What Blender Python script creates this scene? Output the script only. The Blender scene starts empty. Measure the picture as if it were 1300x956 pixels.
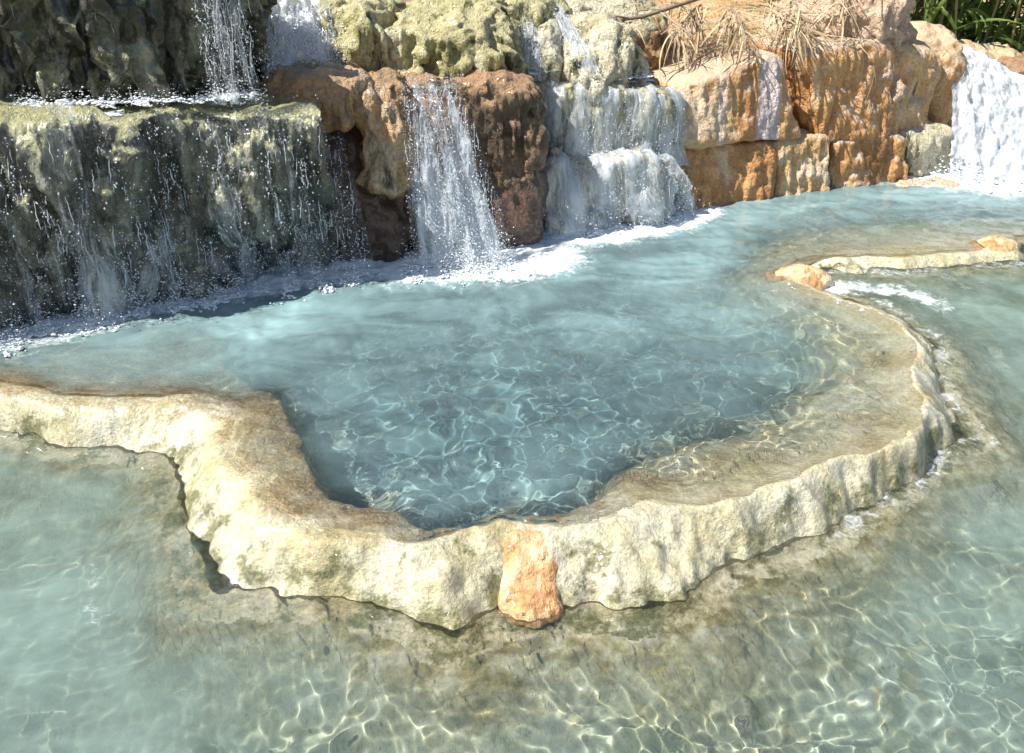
import bpy, bmesh, math, random
import numpy as np
from mathutils import Vector, Matrix

R = math.radians
sc = bpy.context.scene
col = sc.collection

# ------------------------------------------------------------------ camera
cam = bpy.data.cameras.new('camera')
cam.sensor_width = 36.0
cam.lens = 28.25
cam.shift_y = -0.0342
cam.clip_start = 0.05
cam.clip_end = 2000
camo = bpy.data.objects.new('camera', cam)
col.objects.link(camo)
camo.location = (0, 0, 1.6)
camo.rotation_euler = (R(90 - 27.6), 0, 0)
sc.camera = camo

# ------------------------------------------------------------------ sky, sun, exposure
SUN_DIR = Vector((-0.58, -0.19, 0.79)).normalized()      # towards the sun: from the left, high
elev = math.asin(SUN_DIR.z)
azim = math.atan2(SUN_DIR.x, SUN_DIR.y)
world = bpy.data.worlds.new('World')
sc.world = world
world.use_nodes = True
wn = world.node_tree.nodes
sky = wn.new('ShaderNodeTexSky')
sky.sky_type = 'NISHITA'
sky.sun_disc = False
sky.sun_elevation = elev
sky.sun_rotation = azim
world.node_tree.links.new(sky.outputs[0], wn['Background'].inputs[0])
wn['Background'].inputs[1].default_value = 0.07
sun = bpy.data.lights.new('sun', 'SUN')
sun.energy = 5.0
sun.angle = R(0.5)
sun.color = (1.0, 0.95, 0.87)
sun.cycles.is_caustics_light = True
suno = bpy.data.objects.new('sun', sun)
col.objects.link(suno)
suno.location = (-6, 0, 8)
suno.rotation_euler = SUN_DIR.to_track_quat('Z', 'Y').to_euler()
vs = sc.view_settings
vs.view_transform = 'Standard'
vs.look = 'None'
vs.gamma = 1
vs.use_curve_mapping = False
vs.exposure = 0.85
sc.cycles.use_denoising = True
sc.cycles.max_bounces = 10
sc.cycles.transmission_bounces = 8
sc.cycles.transparent_max_bounces = 16
sc.cycles.sample_clamp_indirect = 6
sc.cycles.blur_glossy = 0.5

# ------------------------------------------------------------------ noise in numpy
_rs = np.random.RandomState(7)
_perm = _rs.permutation(256)
_perm = np.concatenate([_perm, _perm, _perm])
_g = _rs.normal(size=(256, 3))
_g /= np.linalg.norm(_g, axis=1)[:, None]


def gn(p):
    """gradient noise of points (N,3), about -1..1"""
    i = np.floor(p).astype(np.int64)
    f = p - i
    u = f * f * f * (f * (f * 6 - 15) + 10)
    i &= 255
    out = 0
    for dx in (0, 1):
        wx = u[:, 0] if dx else 1 - u[:, 0]
        for dy in (0, 1):
            wy = u[:, 1] if dy else 1 - u[:, 1]
            for dz in (0, 1):
                wz = u[:, 2] if dz else 1 - u[:, 2]
                h = _perm[_perm[_perm[(i[:, 0] + dx) & 255] + ((i[:, 1] + dy) & 255)] + ((i[:, 2] + dz) & 255)]
                g = _g[h]
                out = out + wx * wy * wz * (g[:, 0] * (f[:, 0] - dx) + g[:, 1] * (f[:, 1] - dy) + g[:, 2] * (f[:, 2] - dz))
    return out * 1.6


def fbm(p, size, octaves=4, seed=0.0, gain=0.5):
    p = np.asarray(p, float) / size + seed * 17.31 + 40.0
    a, s, o = 1.0, 0.0, 0
    for _ in range(octaves):
        s = s + a * gn(p)
        o += a
        p = p * 2.03 + 11.7
        a *= gain
    return s / o * 1.5


def ridge(p, size, octaves=3, seed=0.0):
    p = np.asarray(p, float) / size + seed * 13.1 + 60.0
    a, s = 1.0, 0.0
    for _ in range(octaves):
        s = s + a * (1 - 2 * np.abs(gn(p)))
        p = p * 2.03 + 5.1
        a *= 0.5
    return s / 1.75


def sm(t):
    t = np.clip(t, 0, 1)
    return t * t * (3 - 2 * t)


# ------------------------------------------------------------------ mesh helpers
def mk(name, v, f, mat, parent=None, smooth=True, attrs=None, uv=None, center=True, loc=None):
    v = np.asarray(v, float)
    f = np.asarray(f, np.int64)
    me = bpy.data.meshes.new(name)
    if loc is None:
        c = np.array([(v[:, 0].min() + v[:, 0].max()) / 2, (v[:, 1].min() + v[:, 1].max()) / 2, v[:, 2].min()]) if center else np.zeros(3)
    else:
        c = np.asarray(loc, float)
    k = f.shape[1]
    me.vertices.add(len(v))
    me.vertices.foreach_set('co', (v - c).astype(np.float32).ravel())
    me.loops.add(len(f) * k)
    me.loops.foreach_set('vertex_index', f.astype(np.int32).ravel())
    me.polygons.add(len(f))
    me.polygons.foreach_set('loop_start', np.arange(0, len(f) * k, k, dtype=np.int32))
    me.update(calc_edges=True)
    if smooth:
        me.polygons.foreach_set('use_smooth', np.ones(len(f), bool))
    if uv is not None:
        l = me.uv_layers.new(name='UVMap')
        l.data.foreach_set('uv', np.asarray(uv, np.float32)[f.ravel()].ravel())
    for an, av in (attrs or {}).items():
        a = me.attributes.new(an, 'FLOAT', 'POINT')
        a.data.foreach_set('value', np.asarray(av, np.float32))
    me.materials.append(mat)
    o = bpy.data.objects.new(name, me)
    col.objects.link(o)
    o.location = c
    if parent is not None:
        o.parent = parent
        o.location = Vector(c) - parent.location
    return o


def tag(o, label=None, cat=None, group=None, kind=None):
    if label: o['label'] = label
    if cat: o['category'] = cat
    if group: o['group'] = group
    if kind: o['kind'] = kind
    return o


def empty(name, loc):
    o = bpy.data.objects.new(name, None)
    o.empty_display_size = 0.1
    col.objects.link(o)
    o.location = loc
    return o


def compact(v, f):
    used = np.unique(f)
    m = np.full(len(v), -1, np.int64)
    m[used] = np.arange(len(used))
    return used, m[f]


def gridfaces(n, m):
    i = np.arange(n * m).reshape(n, m)
    return np.stack([i[:-1, :-1], i[1:, :-1], i[1:, 1:], i[:-1, 1:]], -1).reshape(-1, 4)


def vnormals(v, f):
    n = np.zeros_like(v)
    fn = np.cross(v[f[:, 2]] - v[f[:, 0]], v[f[:, 3]] - v[f[:, 1]])
    for k in range(4):
        np.add.at(n, f[:, k], fn)
    return n / (np.linalg.norm(n, axis=1)[:, None] + 1e-12)


def polydist(P, poly, closed=False):
    poly = np.asarray(poly, float)[:, :2]
    a = poly if closed else poly[:-1]
    b = np.roll(poly, -1, 0) if closed else poly[1:]
    d = np.full(len(P), 1e9)
    for p, q in zip(a, b):
        e = q - p
        t = np.clip(((P - p) @ e) / (e @ e + 1e-12), 0, 1)
        d = np.minimum(d, np.hypot(P[:, 0] - p[0] - t * e[0], P[:, 1] - p[1] - t * e[1]))
    return d


def nearest(P, poly):
    poly = np.asarray(poly, float)[:, :2]
    d = np.full(len(P), 1e9)
    N = np.zeros((len(P), 2))
    for p, q in zip(poly, np.roll(poly, -1, 0)):
        e = q - p
        t = np.clip(((P - p) @ e) / (e @ e + 1e-12), 0, 1)
        c = p + t[:, None] * e
        k = np.hypot(*(P - c).T)
        m = k < d
        d[m] = k[m]
        N[m] = c[m]
    return N


def inside(P, poly):
    poly = np.asarray(poly, float)[:, :2]
    r = np.zeros(len(P), bool)
    x, y = P[:, 0], P[:, 1]
    for p, q in zip(poly, np.roll(poly, -1, 0)):
        if p[1] == q[1]:
            continue
        c = (p[1] > y) != (q[1] > y)
        r ^= c & (x < (q[0] - p[0]) * (y - p[1]) / (q[1] - p[1]) + p[0])
    return r


def resample(pts, n, smooth_it=2):
    pts = np.asarray(pts, float)
    d = np.concatenate([[0], np.cumsum(np.linalg.norm(np.diff(pts, axis=0), axis=1))])
    s = np.linspace(0, d[-1], n)
    o = np.stack([np.interp(s, d, pts[:, k]) for k in range(pts.shape[1])], 1)
    for _ in range(smooth_it):
        w = max(3, n // 30) | 1
        pad = np.concatenate([np.repeat(o[:1], w // 2, 0), o, np.repeat(o[-1:], w // 2, 0)])
        o = np.stack([np.convolve(pad[:, k], np.ones(w) / w, 'valid') for k in range(o.shape[1])], 1)
    return o


# ------------------------------------------------------------------ material helpers
class NT:
    def __init__(s, name):
        s.m = bpy.data.materials.new(name)
        s.m.use_nodes = True
        s.t = s.m.node_tree
        s.t.nodes.clear()
        s.out = s.n('ShaderNodeOutputMaterial')
        s._pos = None

    def n(s, k, **kw):
        o = s.t.nodes.new(k)
        for a, b in kw.items():
            setattr(o, a, b)
        return o

    def put(s, sock, v):
        if v is None:
            return
        if isinstance(v, bpy.types.NodeSocket):
            s.t.links.new(v, sock)
        elif isinstance(v, (tuple, list)) and len(v) == 3 and sock.type == 'RGBA':
            sock.default_value = (*v, 1)
        else:
            sock.default_value = v

    def pos(s, scale=(1, 1, 1), off=(0, 0, 0), src=None):
        if src is None:
            if s._pos is None:
                s._pos = s.n('ShaderNodeNewGeometry')
            src = s._pos.outputs['Position']
        mp = s.n('ShaderNodeMapping')
        s.put(mp.inputs['Vector'], src)
        mp.inputs['Scale'].default_value = scale
        mp.inputs['Location'].default_value = off
        return mp.outputs[0]

    def noise(s, vec, scale, detail=5, rough=0.55, dist=0.0, out=0):
        o = s.n('ShaderNodeTexNoise')
        s.put(o.inputs['Vector'], vec)
        o.inputs['Scale'].default_value = scale
        o.inputs['Detail'].default_value = detail
        o.inputs['Roughness'].default_value = rough
        o.inputs['Distortion'].default_value = dist
        return o.outputs[out]

    def vor(s, vec, scale, feature='F1', out='Distance'):
        o = s.n('ShaderNodeTexVoronoi', feature=feature)
        s.put(o.inputs['Vector'], vec)
        o.inputs['Scale'].default_value = scale
        return o.outputs[out]

    def ramp(s, fac, stops):
        o = s.n('ShaderNodeValToRGB')
        s.put(o.inputs[0], fac)
        e = o.color_ramp.elements
        while len(e) < len(stops):
            e.new(0.5)
        for i, (p, c) in enumerate(stops):
            e[i].position = p
            e[i].color = (*c, 1) if not isinstance(c, (int, float)) else (c, c, c, 1)
        return o.outputs[0]

    def mr(s, v, a, b, c=0.0, d=1.0):
        o = s.n('ShaderNodeMapRange', interpolation_type='SMOOTHSTEP')
        s.put(o.inputs[0], v)
        for k, x in zip((1, 2, 3, 4), (a, b, c, d)):
            s.put(o.inputs[k], x)
        return o.outputs[0]

    def math(s, op, a, b=None, c=None, clamp=False):
        o = s.n('ShaderNodeMath', operation=op, use_clamp=clamp)
        s.put(o.inputs[0], a)
        s.put(o.inputs[1], b)
        s.put(o.inputs[2], c)
        return o.outputs[0]

    def mix(s, f, a, b, mode='MIX'):
        o = s.n('ShaderNodeMix', data_type='RGBA', blend_type=mode)
        s.put(o.inputs[0], f)
        s.put(o.inputs[6], a)
        s.put(o.inputs[7], b)
        return o.outputs[2]

    def attr(s, name):
        o = s.n('ShaderNodeAttribute', attribute_name=name)
        return o.outputs['Fac']

    def bump(s, h, strength, dist, normal=None):
        o = s.n('ShaderNodeBump')
        s.put(o.inputs['Height'], h)
        o.inputs['Strength'].default_value = strength
        o.inputs['Distance'].default_value = dist
        s.put(o.inputs['Normal'], normal)
        return o.outputs[0]

    def mixs(s, f, a, b):
        o = s.n('ShaderNodeMixShader')
        s.put(o.inputs[0], f)
        s.put(o.inputs[1], a)
        s.put(o.inputs[2], b)
        return o.outputs[0]

    def prin(s, color, rough, normal=None, coat=0.0, spec=0.5, coat_rough=0.08):
        o = s.n('ShaderNodeBsdfPrincipled')
        s.put(o.inputs['Base Color'], color)
        s.put(o.inputs['Roughness'], rough)
        s.put(o.inputs['Normal'], normal)
        s.put(o.inputs['Coat Weight'], coat)
        o.inputs['Coat Roughness'].default_value = coat_rough
        o.inputs['Specular IOR Level'].default_value = spec
        return o.outputs[0]

    def done(s, shader):
        s.t.links.new(shader, s.out.inputs['Surface'])
        return s.m


def rock_mat(name, stops, seed, streak=(0.5, 0.42, 0.3), streak_amt=0.3, streak_w=(12, 12, 0.9), moss=None, moss_amt=0.0,
             wet=0.25, size=3.0, bump=0.5, stain=None, top=None, top_amt=0.0, moss_stretch=(5, 5, 2), stripes=False):
    t = NT(name)
    o = (seed * 3.7, seed * 1.9, seed * 2.3)
    p = t.pos(off=o)
    base = t.ramp(t.noise(p, size, 7, 0.62), stops)
    st = t.noise(t.pos(streak_w, o), 1.0, 5, 0.6, 0.6)
    c = t.mix(t.mr(st, 0.56, 0.72, 0, streak_amt), base, streak)
    if stain:
        st2 = t.noise(t.pos((7, 7, 0.5), (o[1], o[0], 0)), 1.0, 4, 0.6, 0.4)
        c = t.mix(t.mr(st2, 0.55, 0.66, 0, 0.85), c, stain)
    if stripes:                                     # mineral stripes running down the block
        sx = t.n('ShaderNodeSeparateXYZ')
        t.put(sx.inputs[0], t._pos.outputs['Position'])
        w = t.math('ADD', sx.outputs[0], t.math('MULTIPLY', t.math('SUBTRACT', t.noise(t.pos((6, 6, 2.5)), 1.0, 4), 0.5), 0.045))
        for lo_, hi_, cc, am in ((1.27, 1.31, (0.56, 0.48, 0.44), 0.7), (1.40, 1.53, (0.44, 0.19, 0.055), 0.8), (1.545, 1.70, (0.55, 0.47, 0.47), 0.95)):
            c = t.mix(t.math('MULTIPLY', t.math('MULTIPLY', t.mr(w, lo_ - 0.012, lo_ + 0.012), t.mr(w, hi_ - 0.012, hi_ + 0.012, 1, 0)), am), c, cc)
    fine = t.noise(p, 55, 4, 0.7)
    c = t.mix(1.0, c, t.ramp(fine, [(0.25, 0.58), (0.75, 1.45)]), 'MULTIPLY')
    pits = t.noise(p, 24, 3, 0.6)
    c = t.mix(t.mr(pits, 0.64, 0.76, 0, 0.40), c, tuple(0.35 * a for a in stops[0][1]))
    if moss:
        mm = t.noise(t.pos(moss_stretch, (o[2], o[0], o[1])), 1.0, 8, 0.68, 0.5)
        mk_ = t.mr(mm, 0.62 - 0.3 * moss_amt, 0.70 - 0.22 * moss_amt)
        mc = t.mix(t.noise(p, 40, 4, 0.7), moss, tuple(3.2 * a for a in moss))
        c = t.mix(mk_, c, mc)
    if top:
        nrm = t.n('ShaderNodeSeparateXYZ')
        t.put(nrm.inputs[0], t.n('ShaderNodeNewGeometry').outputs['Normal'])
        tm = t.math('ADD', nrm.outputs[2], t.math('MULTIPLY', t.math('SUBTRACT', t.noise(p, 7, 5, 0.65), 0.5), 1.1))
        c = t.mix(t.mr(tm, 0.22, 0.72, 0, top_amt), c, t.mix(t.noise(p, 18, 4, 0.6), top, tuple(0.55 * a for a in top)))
    h = t.math('ADD', t.noise(p, 16, 8, 0.68), t.math('MULTIPLY', t.noise(t.pos((40, 40, 9), o), 1.0, 4, 0.6), 0.5))
    h = t.math('ADD', h, t.math('MULTIPLY', t.noise(p, 70, 4, 0.65), 0.45))
    h = t.math('SUBTRACT', h, t.math('MULTIPLY', t.mr(pits, 0.60, 0.72), 0.5))
    nb = t.bump(h, min(1.0, bump * 1.8), 0.05)
    rg = t.mr(t.noise(p, 9, 4), 0.3, 0.7, 0.32, 0.75)
    return t.done(t.prin(c, rg, nb, coat=wet))


ORANGE = [(0.24, (0.25, 0.125, 0.045)), (0.40, (0.47, 0.255, 0.095)), (0.53, (0.60, 0.37, 0.17)), (0.62, (0.68, 0.53, 0.36)), (0.76, (0.55, 0.31, 0.13))]
DEEPOR = [(0.26, (0.17, 0.078, 0.026)), (0.42, (0.40, 0.185, 0.06)), (0.54, (0.55, 0.29, 0.11)), (0.68, (0.64, 0.46, 0.28))]
BROWN = [(0.25, (0.045, 0.027, 0.012)), (0.45, (0.13, 0.080, 0.038)), (0.60, (0.24, 0.150, 0.08)), (0.78, (0.38, 0.27, 0.17))]
REDBR = [(0.25, (0.045, 0.025, 0.015)), (0.5, (0.12, 0.065, 0.04)), (0.7, (0.22, 0.13, 0.085))]
PINK = [(0.25, (0.50, 0.32, 0.21)), (0.45, (0.66, 0.48, 0.34)), (0.6, (0.68, 0.52, 0.39)), (0.8, (0.55, 0.34, 0.2))]
CREAMS = [(0.25, (0.32, 0.27, 0.15)), (0.42, (0.56, 0.50, 0.32)), (0.58, (0.68, 0.63, 0.47)), (0.78, (0.70, 0.66, 0.54))]
MOSSY = [(0.34, (0.018, 0.022, 0.009)), (0.45, (0.075, 0.088, 0.042)), (0.55, (0.25, 0.265, 0.18)), (0.70, (0.45, 0.465, 0.40))]
MOSS = (0.012, 0.014, 0.005)
M = {}
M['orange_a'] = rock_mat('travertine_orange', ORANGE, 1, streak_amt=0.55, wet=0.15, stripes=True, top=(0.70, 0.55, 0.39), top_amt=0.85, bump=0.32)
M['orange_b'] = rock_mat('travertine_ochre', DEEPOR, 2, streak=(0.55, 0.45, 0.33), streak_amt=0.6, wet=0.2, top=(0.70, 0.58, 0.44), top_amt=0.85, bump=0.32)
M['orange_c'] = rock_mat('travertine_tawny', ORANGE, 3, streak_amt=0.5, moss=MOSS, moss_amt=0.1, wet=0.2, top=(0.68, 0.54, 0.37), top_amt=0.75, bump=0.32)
M['orange_d'] = rock_mat('travertine_rust', DEEPOR, 4, streak_amt=0.6, wet=0.2, bump=0.32)
M['peach'] = rock_mat('peach_travertine', [(0.30, (0.40, 0.18, 0.06)), (0.44, (0.58, 0.32, 0.14)), (0.56, (0.66, 0.44, 0.25)), (0.72, (0.66, 0.58, 0.42))], 15, streak=(0.68, 0.64, 0.48), streak_amt=0.85, streak_w=(18, 18, 4), wet=0.6, size=9, moss=(0.10, 0.09, 0.02), moss_amt=0.12, bump=0.3)
M['pink'] = rock_mat('flowstone_pink', PINK, 5, streak_amt=0.3, wet=0.1)
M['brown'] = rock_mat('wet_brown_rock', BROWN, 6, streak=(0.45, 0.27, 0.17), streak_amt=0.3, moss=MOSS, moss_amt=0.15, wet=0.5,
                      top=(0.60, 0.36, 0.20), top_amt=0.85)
M['red'] = rock_mat('wet_red_rock', REDBR, 7, streak=(0.3, 0.16, 0.1), streak_amt=0.2, wet=0.7)
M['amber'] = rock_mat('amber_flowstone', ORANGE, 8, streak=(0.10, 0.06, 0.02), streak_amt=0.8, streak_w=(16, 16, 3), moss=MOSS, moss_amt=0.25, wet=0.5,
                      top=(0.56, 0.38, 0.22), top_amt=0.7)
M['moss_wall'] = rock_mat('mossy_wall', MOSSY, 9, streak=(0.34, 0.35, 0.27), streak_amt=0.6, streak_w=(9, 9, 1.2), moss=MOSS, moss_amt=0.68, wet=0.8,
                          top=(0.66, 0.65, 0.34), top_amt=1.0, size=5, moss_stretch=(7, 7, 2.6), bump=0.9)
M['moss_mound'] = rock_mat('mossy_mound', [(0.25, (0.17, 0.16, 0.045)), (0.42, (0.42, 0.39, 0.16)), (0.55, (0.60, 0.56, 0.31)), (0.72, (0.68, 0.66, 0.48))], 10,
                           streak=(0.60, 0.58, 0.48), streak_amt=0.6, streak_w=(11, 11, 2.2), moss=(0.03, 0.034, 0.008), moss_amt=0.42, wet=0.4, size=4,
                           moss_stretch=(9, 9, 3.2), top=(0.70, 0.64, 0.34), top_amt=0.8)
M['cream_rock'] = rock_mat('cream_travertine', CREAMS, 11, streak=(0.2, 0.19, 0.1), streak_amt=0.5, streak_w=(14, 14, 3), moss=(0.05, 0.05, 0.018), moss_amt=0.3,
                           wet=0.4, size=6, moss_stretch=(9, 9, 3))
M['hill'] = rock_mat('hillside_travertine', ORANGE, 12, streak_amt=0.2, moss=(0.06, 0.06, 0.02), moss_amt=0.3, wet=0.0, moss_stretch=(3, 3, 3), size=2.0)


# travertine rim and pool beds
def rim_mat():
    t = NT('rim_travertine')
    p = t.pos()
    big = t.noise(p, 4.5, 7, 0.62)
    c = t.ramp(big, [(0.24, (0.42, 0.35, 0.16)), (0.38, (0.58, 0.50, 0.28)), (0.50, (0.67, 0.61, 0.41)), (0.60, (0.70, 0.65, 0.49)), (0.70, (0.63, 0.50, 0.28)), (0.85, (0.58, 0.38, 0.17))])
    # faint peach deposits
    c = t.mix(t.mr(t.noise(t.pos(off=(3, 1, 7)), 7, 6, 0.6), 0.56, 0.72, 0, 0.55), c, (0.66, 0.43, 0.24))
    # brown grit on the crest and the inner shelf
    cr = t.attr('crest')
    g1 = t.noise(t.pos(off=(9, 2, 1)), 6, 7, 0.7)
    gm = t.mr(t.math('ADD', cr, t.math('MULTIPLY', t.math('SUBTRACT', g1, 0.5), 2.4)), 0.42, 1.0)
    grit = t.ramp(t.noise(p, 60, 5, 0.75), [(0.3, (0.13, 0.07, 0.025)), (0.45, (0.34, 0.20, 0.08)), (0.58, (0.48, 0.35, 0.19)), (0.75, (0.58, 0.50, 0.34))])
    c = t.mix(t.math('MULTIPLY', gm, 0.85), c, grit)
    # green algae tufts low on the face
    lo = t.attr('foot')
    al = t.noise(t.pos(off=(1, 8, 3)), 8, 6, 0.7)
    am = t.mr(t.math('ADD', al, t.math('MULTIPLY', lo, 0.16)), 0.61, 0.74, 0, 0.9)
    c = t.mix(am, c, t.mix(t.noise(p, 70, 3), (0.05, 0.06, 0.012), (0.26, 0.25, 0.08)))
    fine = t.noise(p, 70, 4, 0.7)
    c = t.mix(1.0, c, t.ramp(fine, [(0.25, 0.55), (0.75, 1.3)]), 'MULTIPLY')
    h = t.math('ADD', t.noise(p, 22, 8, 0.7), t.math('MULTIPLY', t.noise(p, 90, 4, 0.65), 0.35))
    nb = t.bump(h, 0.7, 0.035)
    return t.done(t.prin(c, t.mr(t.noise(p, 12, 4), 0.3, 0.7, 0.3, 0.65), nb, coat=0.8, coat_rough=0.05))


M['rim'] = rim_mat()


def bed_mat(name, stops, dark, seed, dark_amt, stones, gold=0.0, edge_stops=((0.3, (0.26, 0.17, 0.08)), (0.5, (0.42, 0.35, 0.20)), (0.7, (0.54, 0.50, 0.34)))):
    t = NT(name)
    p = t.pos(off=(seed, seed * 2, 0))
    c = t.ramp(t.noise(p, 2.6, 6, 0.6), stops)
    c = t.mix(t.mr(t.noise(t.pos(off=(seed * 5, 1, 2)), 5, 6, 0.68, 0.4), 0.52, 0.66, 0, dark_amt), c, dark)
    c = t.mix(t.mr(t.noise(t.pos(off=(seed * 3, 7, 5)), 9, 5, 0.65, 0.5), 0.56, 0.68, 0, gold), c, (0.40, 0.27, 0.07))
    ed = t.math('MULTIPLY', t.attr('edge'), t.mr(t.noise(p, 9, 6, 0.7), 0.25, 0.6, 0.5, 1.4), clamp=True)
    c = t.mix(ed, c, t.ramp(t.noise(p, 14, 7, 0.72), edge_stops))
    v = t.n('ShaderNodeTexVoronoi', feature='F1')
    wob = t.n('ShaderNodeVectorMath', operation='ADD')
    t.put(wob.inputs[0], p)
    nv = t.n('ShaderNodeVectorMath', operation='SCALE')
    t.put(nv.inputs[0], t.noise(p, 11, 3, 0.6, out=1))
    nv.inputs['Scale'].default_value = 0.10
    t.put(wob.inputs[1], nv.outputs[0])
    t.put(v.inputs['Vector'], wob.outputs[0])
    v.inputs['Scale'].default_value = stones
    sep = t.n('ShaderNodeSeparateColor')
    t.put(sep.inputs[0], v.outputs['Color'])
    stone = t.mr(sep.outputs[0], 0.62, 0.7)
    edge = t.mr(v.outputs['Distance'], 0.25, 0.5, 1, 0)
    c = t.mix(t.math('MULTIPLY', t.math('MULTIPLY', stone, edge), 0.6), c, t.mix(sep.outputs[1], (0.42, 0.40, 0.33), (0.16, 0.12, 0.05)))
    c = t.mix(1.0, c, t.ramp(t.noise(p, 45, 4, 0.7), [(0.25, 0.7), (0.75, 1.25)]), 'MULTIPLY')
    nb = t.bump(t.math('ADD', t.noise(p, 14, 7, 0.65), t.math('MULTIPLY', edge, stone)), 0.5, 0.03)
    return t.done(t.prin(c, 0.8, nb))


M['pool_bed'] = bed_mat('pool_bed_silt', [(0.3, (0.13, 0.19, 0.205)), (0.5, (0.22, 0.29, 0.30)), (0.7, (0.34, 0.39, 0.37))], (0.13, 0.13, 0.10), 1.0, 0.6, 14)
M['low_bed'] = bed_mat('lower_bed_silt', [(0.3, (0.20, 0.205, 0.12)), (0.47, (0.32, 0.335, 0.26)), (0.62, (0.42, 0.45, 0.40)), (0.75, (0.40, 0.45, 0.43))], (0.13, 0.10, 0.03), 2.0, 0.9, 9, 0.55, ((0.36, (0.13, 0.10, 0.03)), (0.48, (0.30, 0.25, 0.11)), (0.6, (0.50, 0.47, 0.33)), (0.75, (0.56, 0.53, 0.40))))


def water_mat(name, milk_col, tint, foam_scale=26):
    t = NT(name)
    p = t.pos()
    milk = t.attr('milk')
    foam = t.attr('foam')
    depth = t.attr('depth')
    cloud = t.noise(t.pos((2.2, 3.6, 1)), 1.0, 6, 0.6, 0.8)
    mfac = t.math('MULTIPLY', milk, t.mr(cloud, 0.25, 0.75, 0.7, 1.25), clamp=True)
    rcol = t.mix(t.math('MULTIPLY', depth, 1.0, clamp=True), (1, 1, 1), tint)
    refr = t.n('ShaderNodeBsdfRefraction')
    t.put(refr.inputs['Color'], rcol)
    refr.inputs['Roughness'].default_value = 0.0
    refr.inputs['IOR'].default_value = 1.33
    dif = t.n('ShaderNodeBsdfDiffuse')
    mc = t.mix(t.mr(cloud, 0.3, 0.7), milk_col, tuple(min(1, a * 1.3) for a in milk_col))
    t.put(dif.inputs['Color'], mc)
    gl = t.n('ShaderNodeBsdfGlossy')
    gl.inputs['Roughness'].default_value = 0.02
    fr = t.n('ShaderNodeFresnel')
    fr.inputs['IOR'].default_value = 1.33
    body = t.mixs(mfac, refr.outputs[0], dif.outputs[0])
    s = t.mixs(fr.outputs[0], body, gl.outputs[0])
    # foam: white bubbles riding on the surface
    f1 = t.noise(t.pos((1, 1, 1)), foam_scale, 6, 0.72, 0.9)
    f2 = t.noise(t.pos((1, 1, 1), (5, 5, 5)), foam_scale * 0.25, 4, 0.6, 0.6)
    fm = t.math('ADD', t.math('MULTIPLY', f1, 0.6), t.math('MULTIPLY', f2, 0.4))
    fac = t.mr(t.math('ADD', fm, t.math('SUBTRACT', foam, 1.0)), -0.40, -0.12, 0, 0.85)
    fd = t.n('ShaderNodeBsdfDiffuse')
    fd.inputs['Color'].default_value = (0.80, 0.85, 0.88, 1)
    fd.inputs['Normal']
    s = t.mixs(fac, s, fd.outputs[0])
    return t.done(s)


M['water_up'] = water_mat('pool_water', (0.190, 0.292, 0.305), (0.70, 0.88, 0.92))
M['water_low'] = water_mat('lower_pool_water', (0.165, 0.240, 0.220), (0.79, 0.93, 0.91))


def film_mat():
    """a sheet of clear water a few millimetres deep, too thin to bend the view"""
    t = NT('water_film')
    tp = t.n('ShaderNodeBsdfTransparent')
    tp.inputs[0].default_value = (0.97, 0.985, 0.99, 1)
    gl = t.n('ShaderNodeBsdfGlossy')
    gl.inputs['Roughness'].default_value = 0.05
    t.put(gl.inputs['Normal'], t.bump(t.noise(t.pos(), 48, 4, 0.65), 0.6, 0.012))
    lw = t.n('ShaderNodeLayerWeight')
    fac = t.math('MULTIPLY_ADD', t.math('POWER', lw.outputs['Facing'], 5.0), 0.9, 0.03)
    return t.done(t.mixs(fac, tp.outputs[0], gl.outputs[0]))


M['film'] = film_mat()


def fall_mat(name, dens, ss=46.0, ts=3.0, colr=(0.80, 0.87, 0.94)):
    """veil of falling water: clear film broken by white aerated streaks"""
    t = NT(name)
    uv = t.n('ShaderNodeUVMap').outputs[0]
    a = t.noise(t.pos((ss, ts, 1), src=uv), 1.0, 6, 0.68, 0.8)
    b = t.noise(t.pos((ss * 0.22, ts * 0.5, 1), (3, 3, 3), src=uv), 1.0, 4, 0.6, 0.6)
    c = t.noise(t.pos((ss * 1.4, ss * 0.8, 1), (7, 1, 3), src=uv), 1.0, 4, 0.7, 1.2)
    d = t.attr('dens')
    v = t.math('ADD', t.math('MULTIPLY', a, 0.5), t.math('ADD', t.math('MULTIPLY', b, 0.3), t.math('MULTIPLY', c, 0.2)))
    v = t.math('ADD', v, t.math('MULTIPLY', t.math('SUBTRACT', d, 0.5), 0.5))
    fac = t.mr(v, 0.60 - 0.2 * dens, 0.84 - 0.2 * dens, 0.0, 0.90)
    dif = t.n('ShaderNodeBsdfDiffuse')
    dif.inputs[0].default_value = (*colr, 1)
    tr = t.n('ShaderNodeBsdfTranslucent')
    tr.inputs[0].default_value = (*colr, 1)
    nb = t.bump(v, 0.9, 0.03)
    t.put(dif.inputs['Normal'], nb)
    white = t.mixs(0.4, dif.outputs[0], tr.outputs[0])
    gl = t.n('ShaderNodeBsdfGlossy')
    gl.inputs['Roughness'].default_value = 0.10
    t.put(gl.inputs['Normal'], nb)
    white = t.mixs(0.15, white, gl.outputs[0])
    tp = t.n('ShaderNodeBsdfTransparent')
    film = t.mixs(0.06, tp.outputs[0], gl.outputs[0])
    return t.done(t.mixs(fac, film, white))


M['veil'] = fall_mat('falling_veil', 0.34)
M['veil_thick'] = fall_mat('falling_water_thick', 0.75, ss=32, ts=3.6)
M['rush'] = fall_mat('white_water', 1.35, ss=15, ts=2.6, colr=(0.84, 0.89, 0.95))


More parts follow.
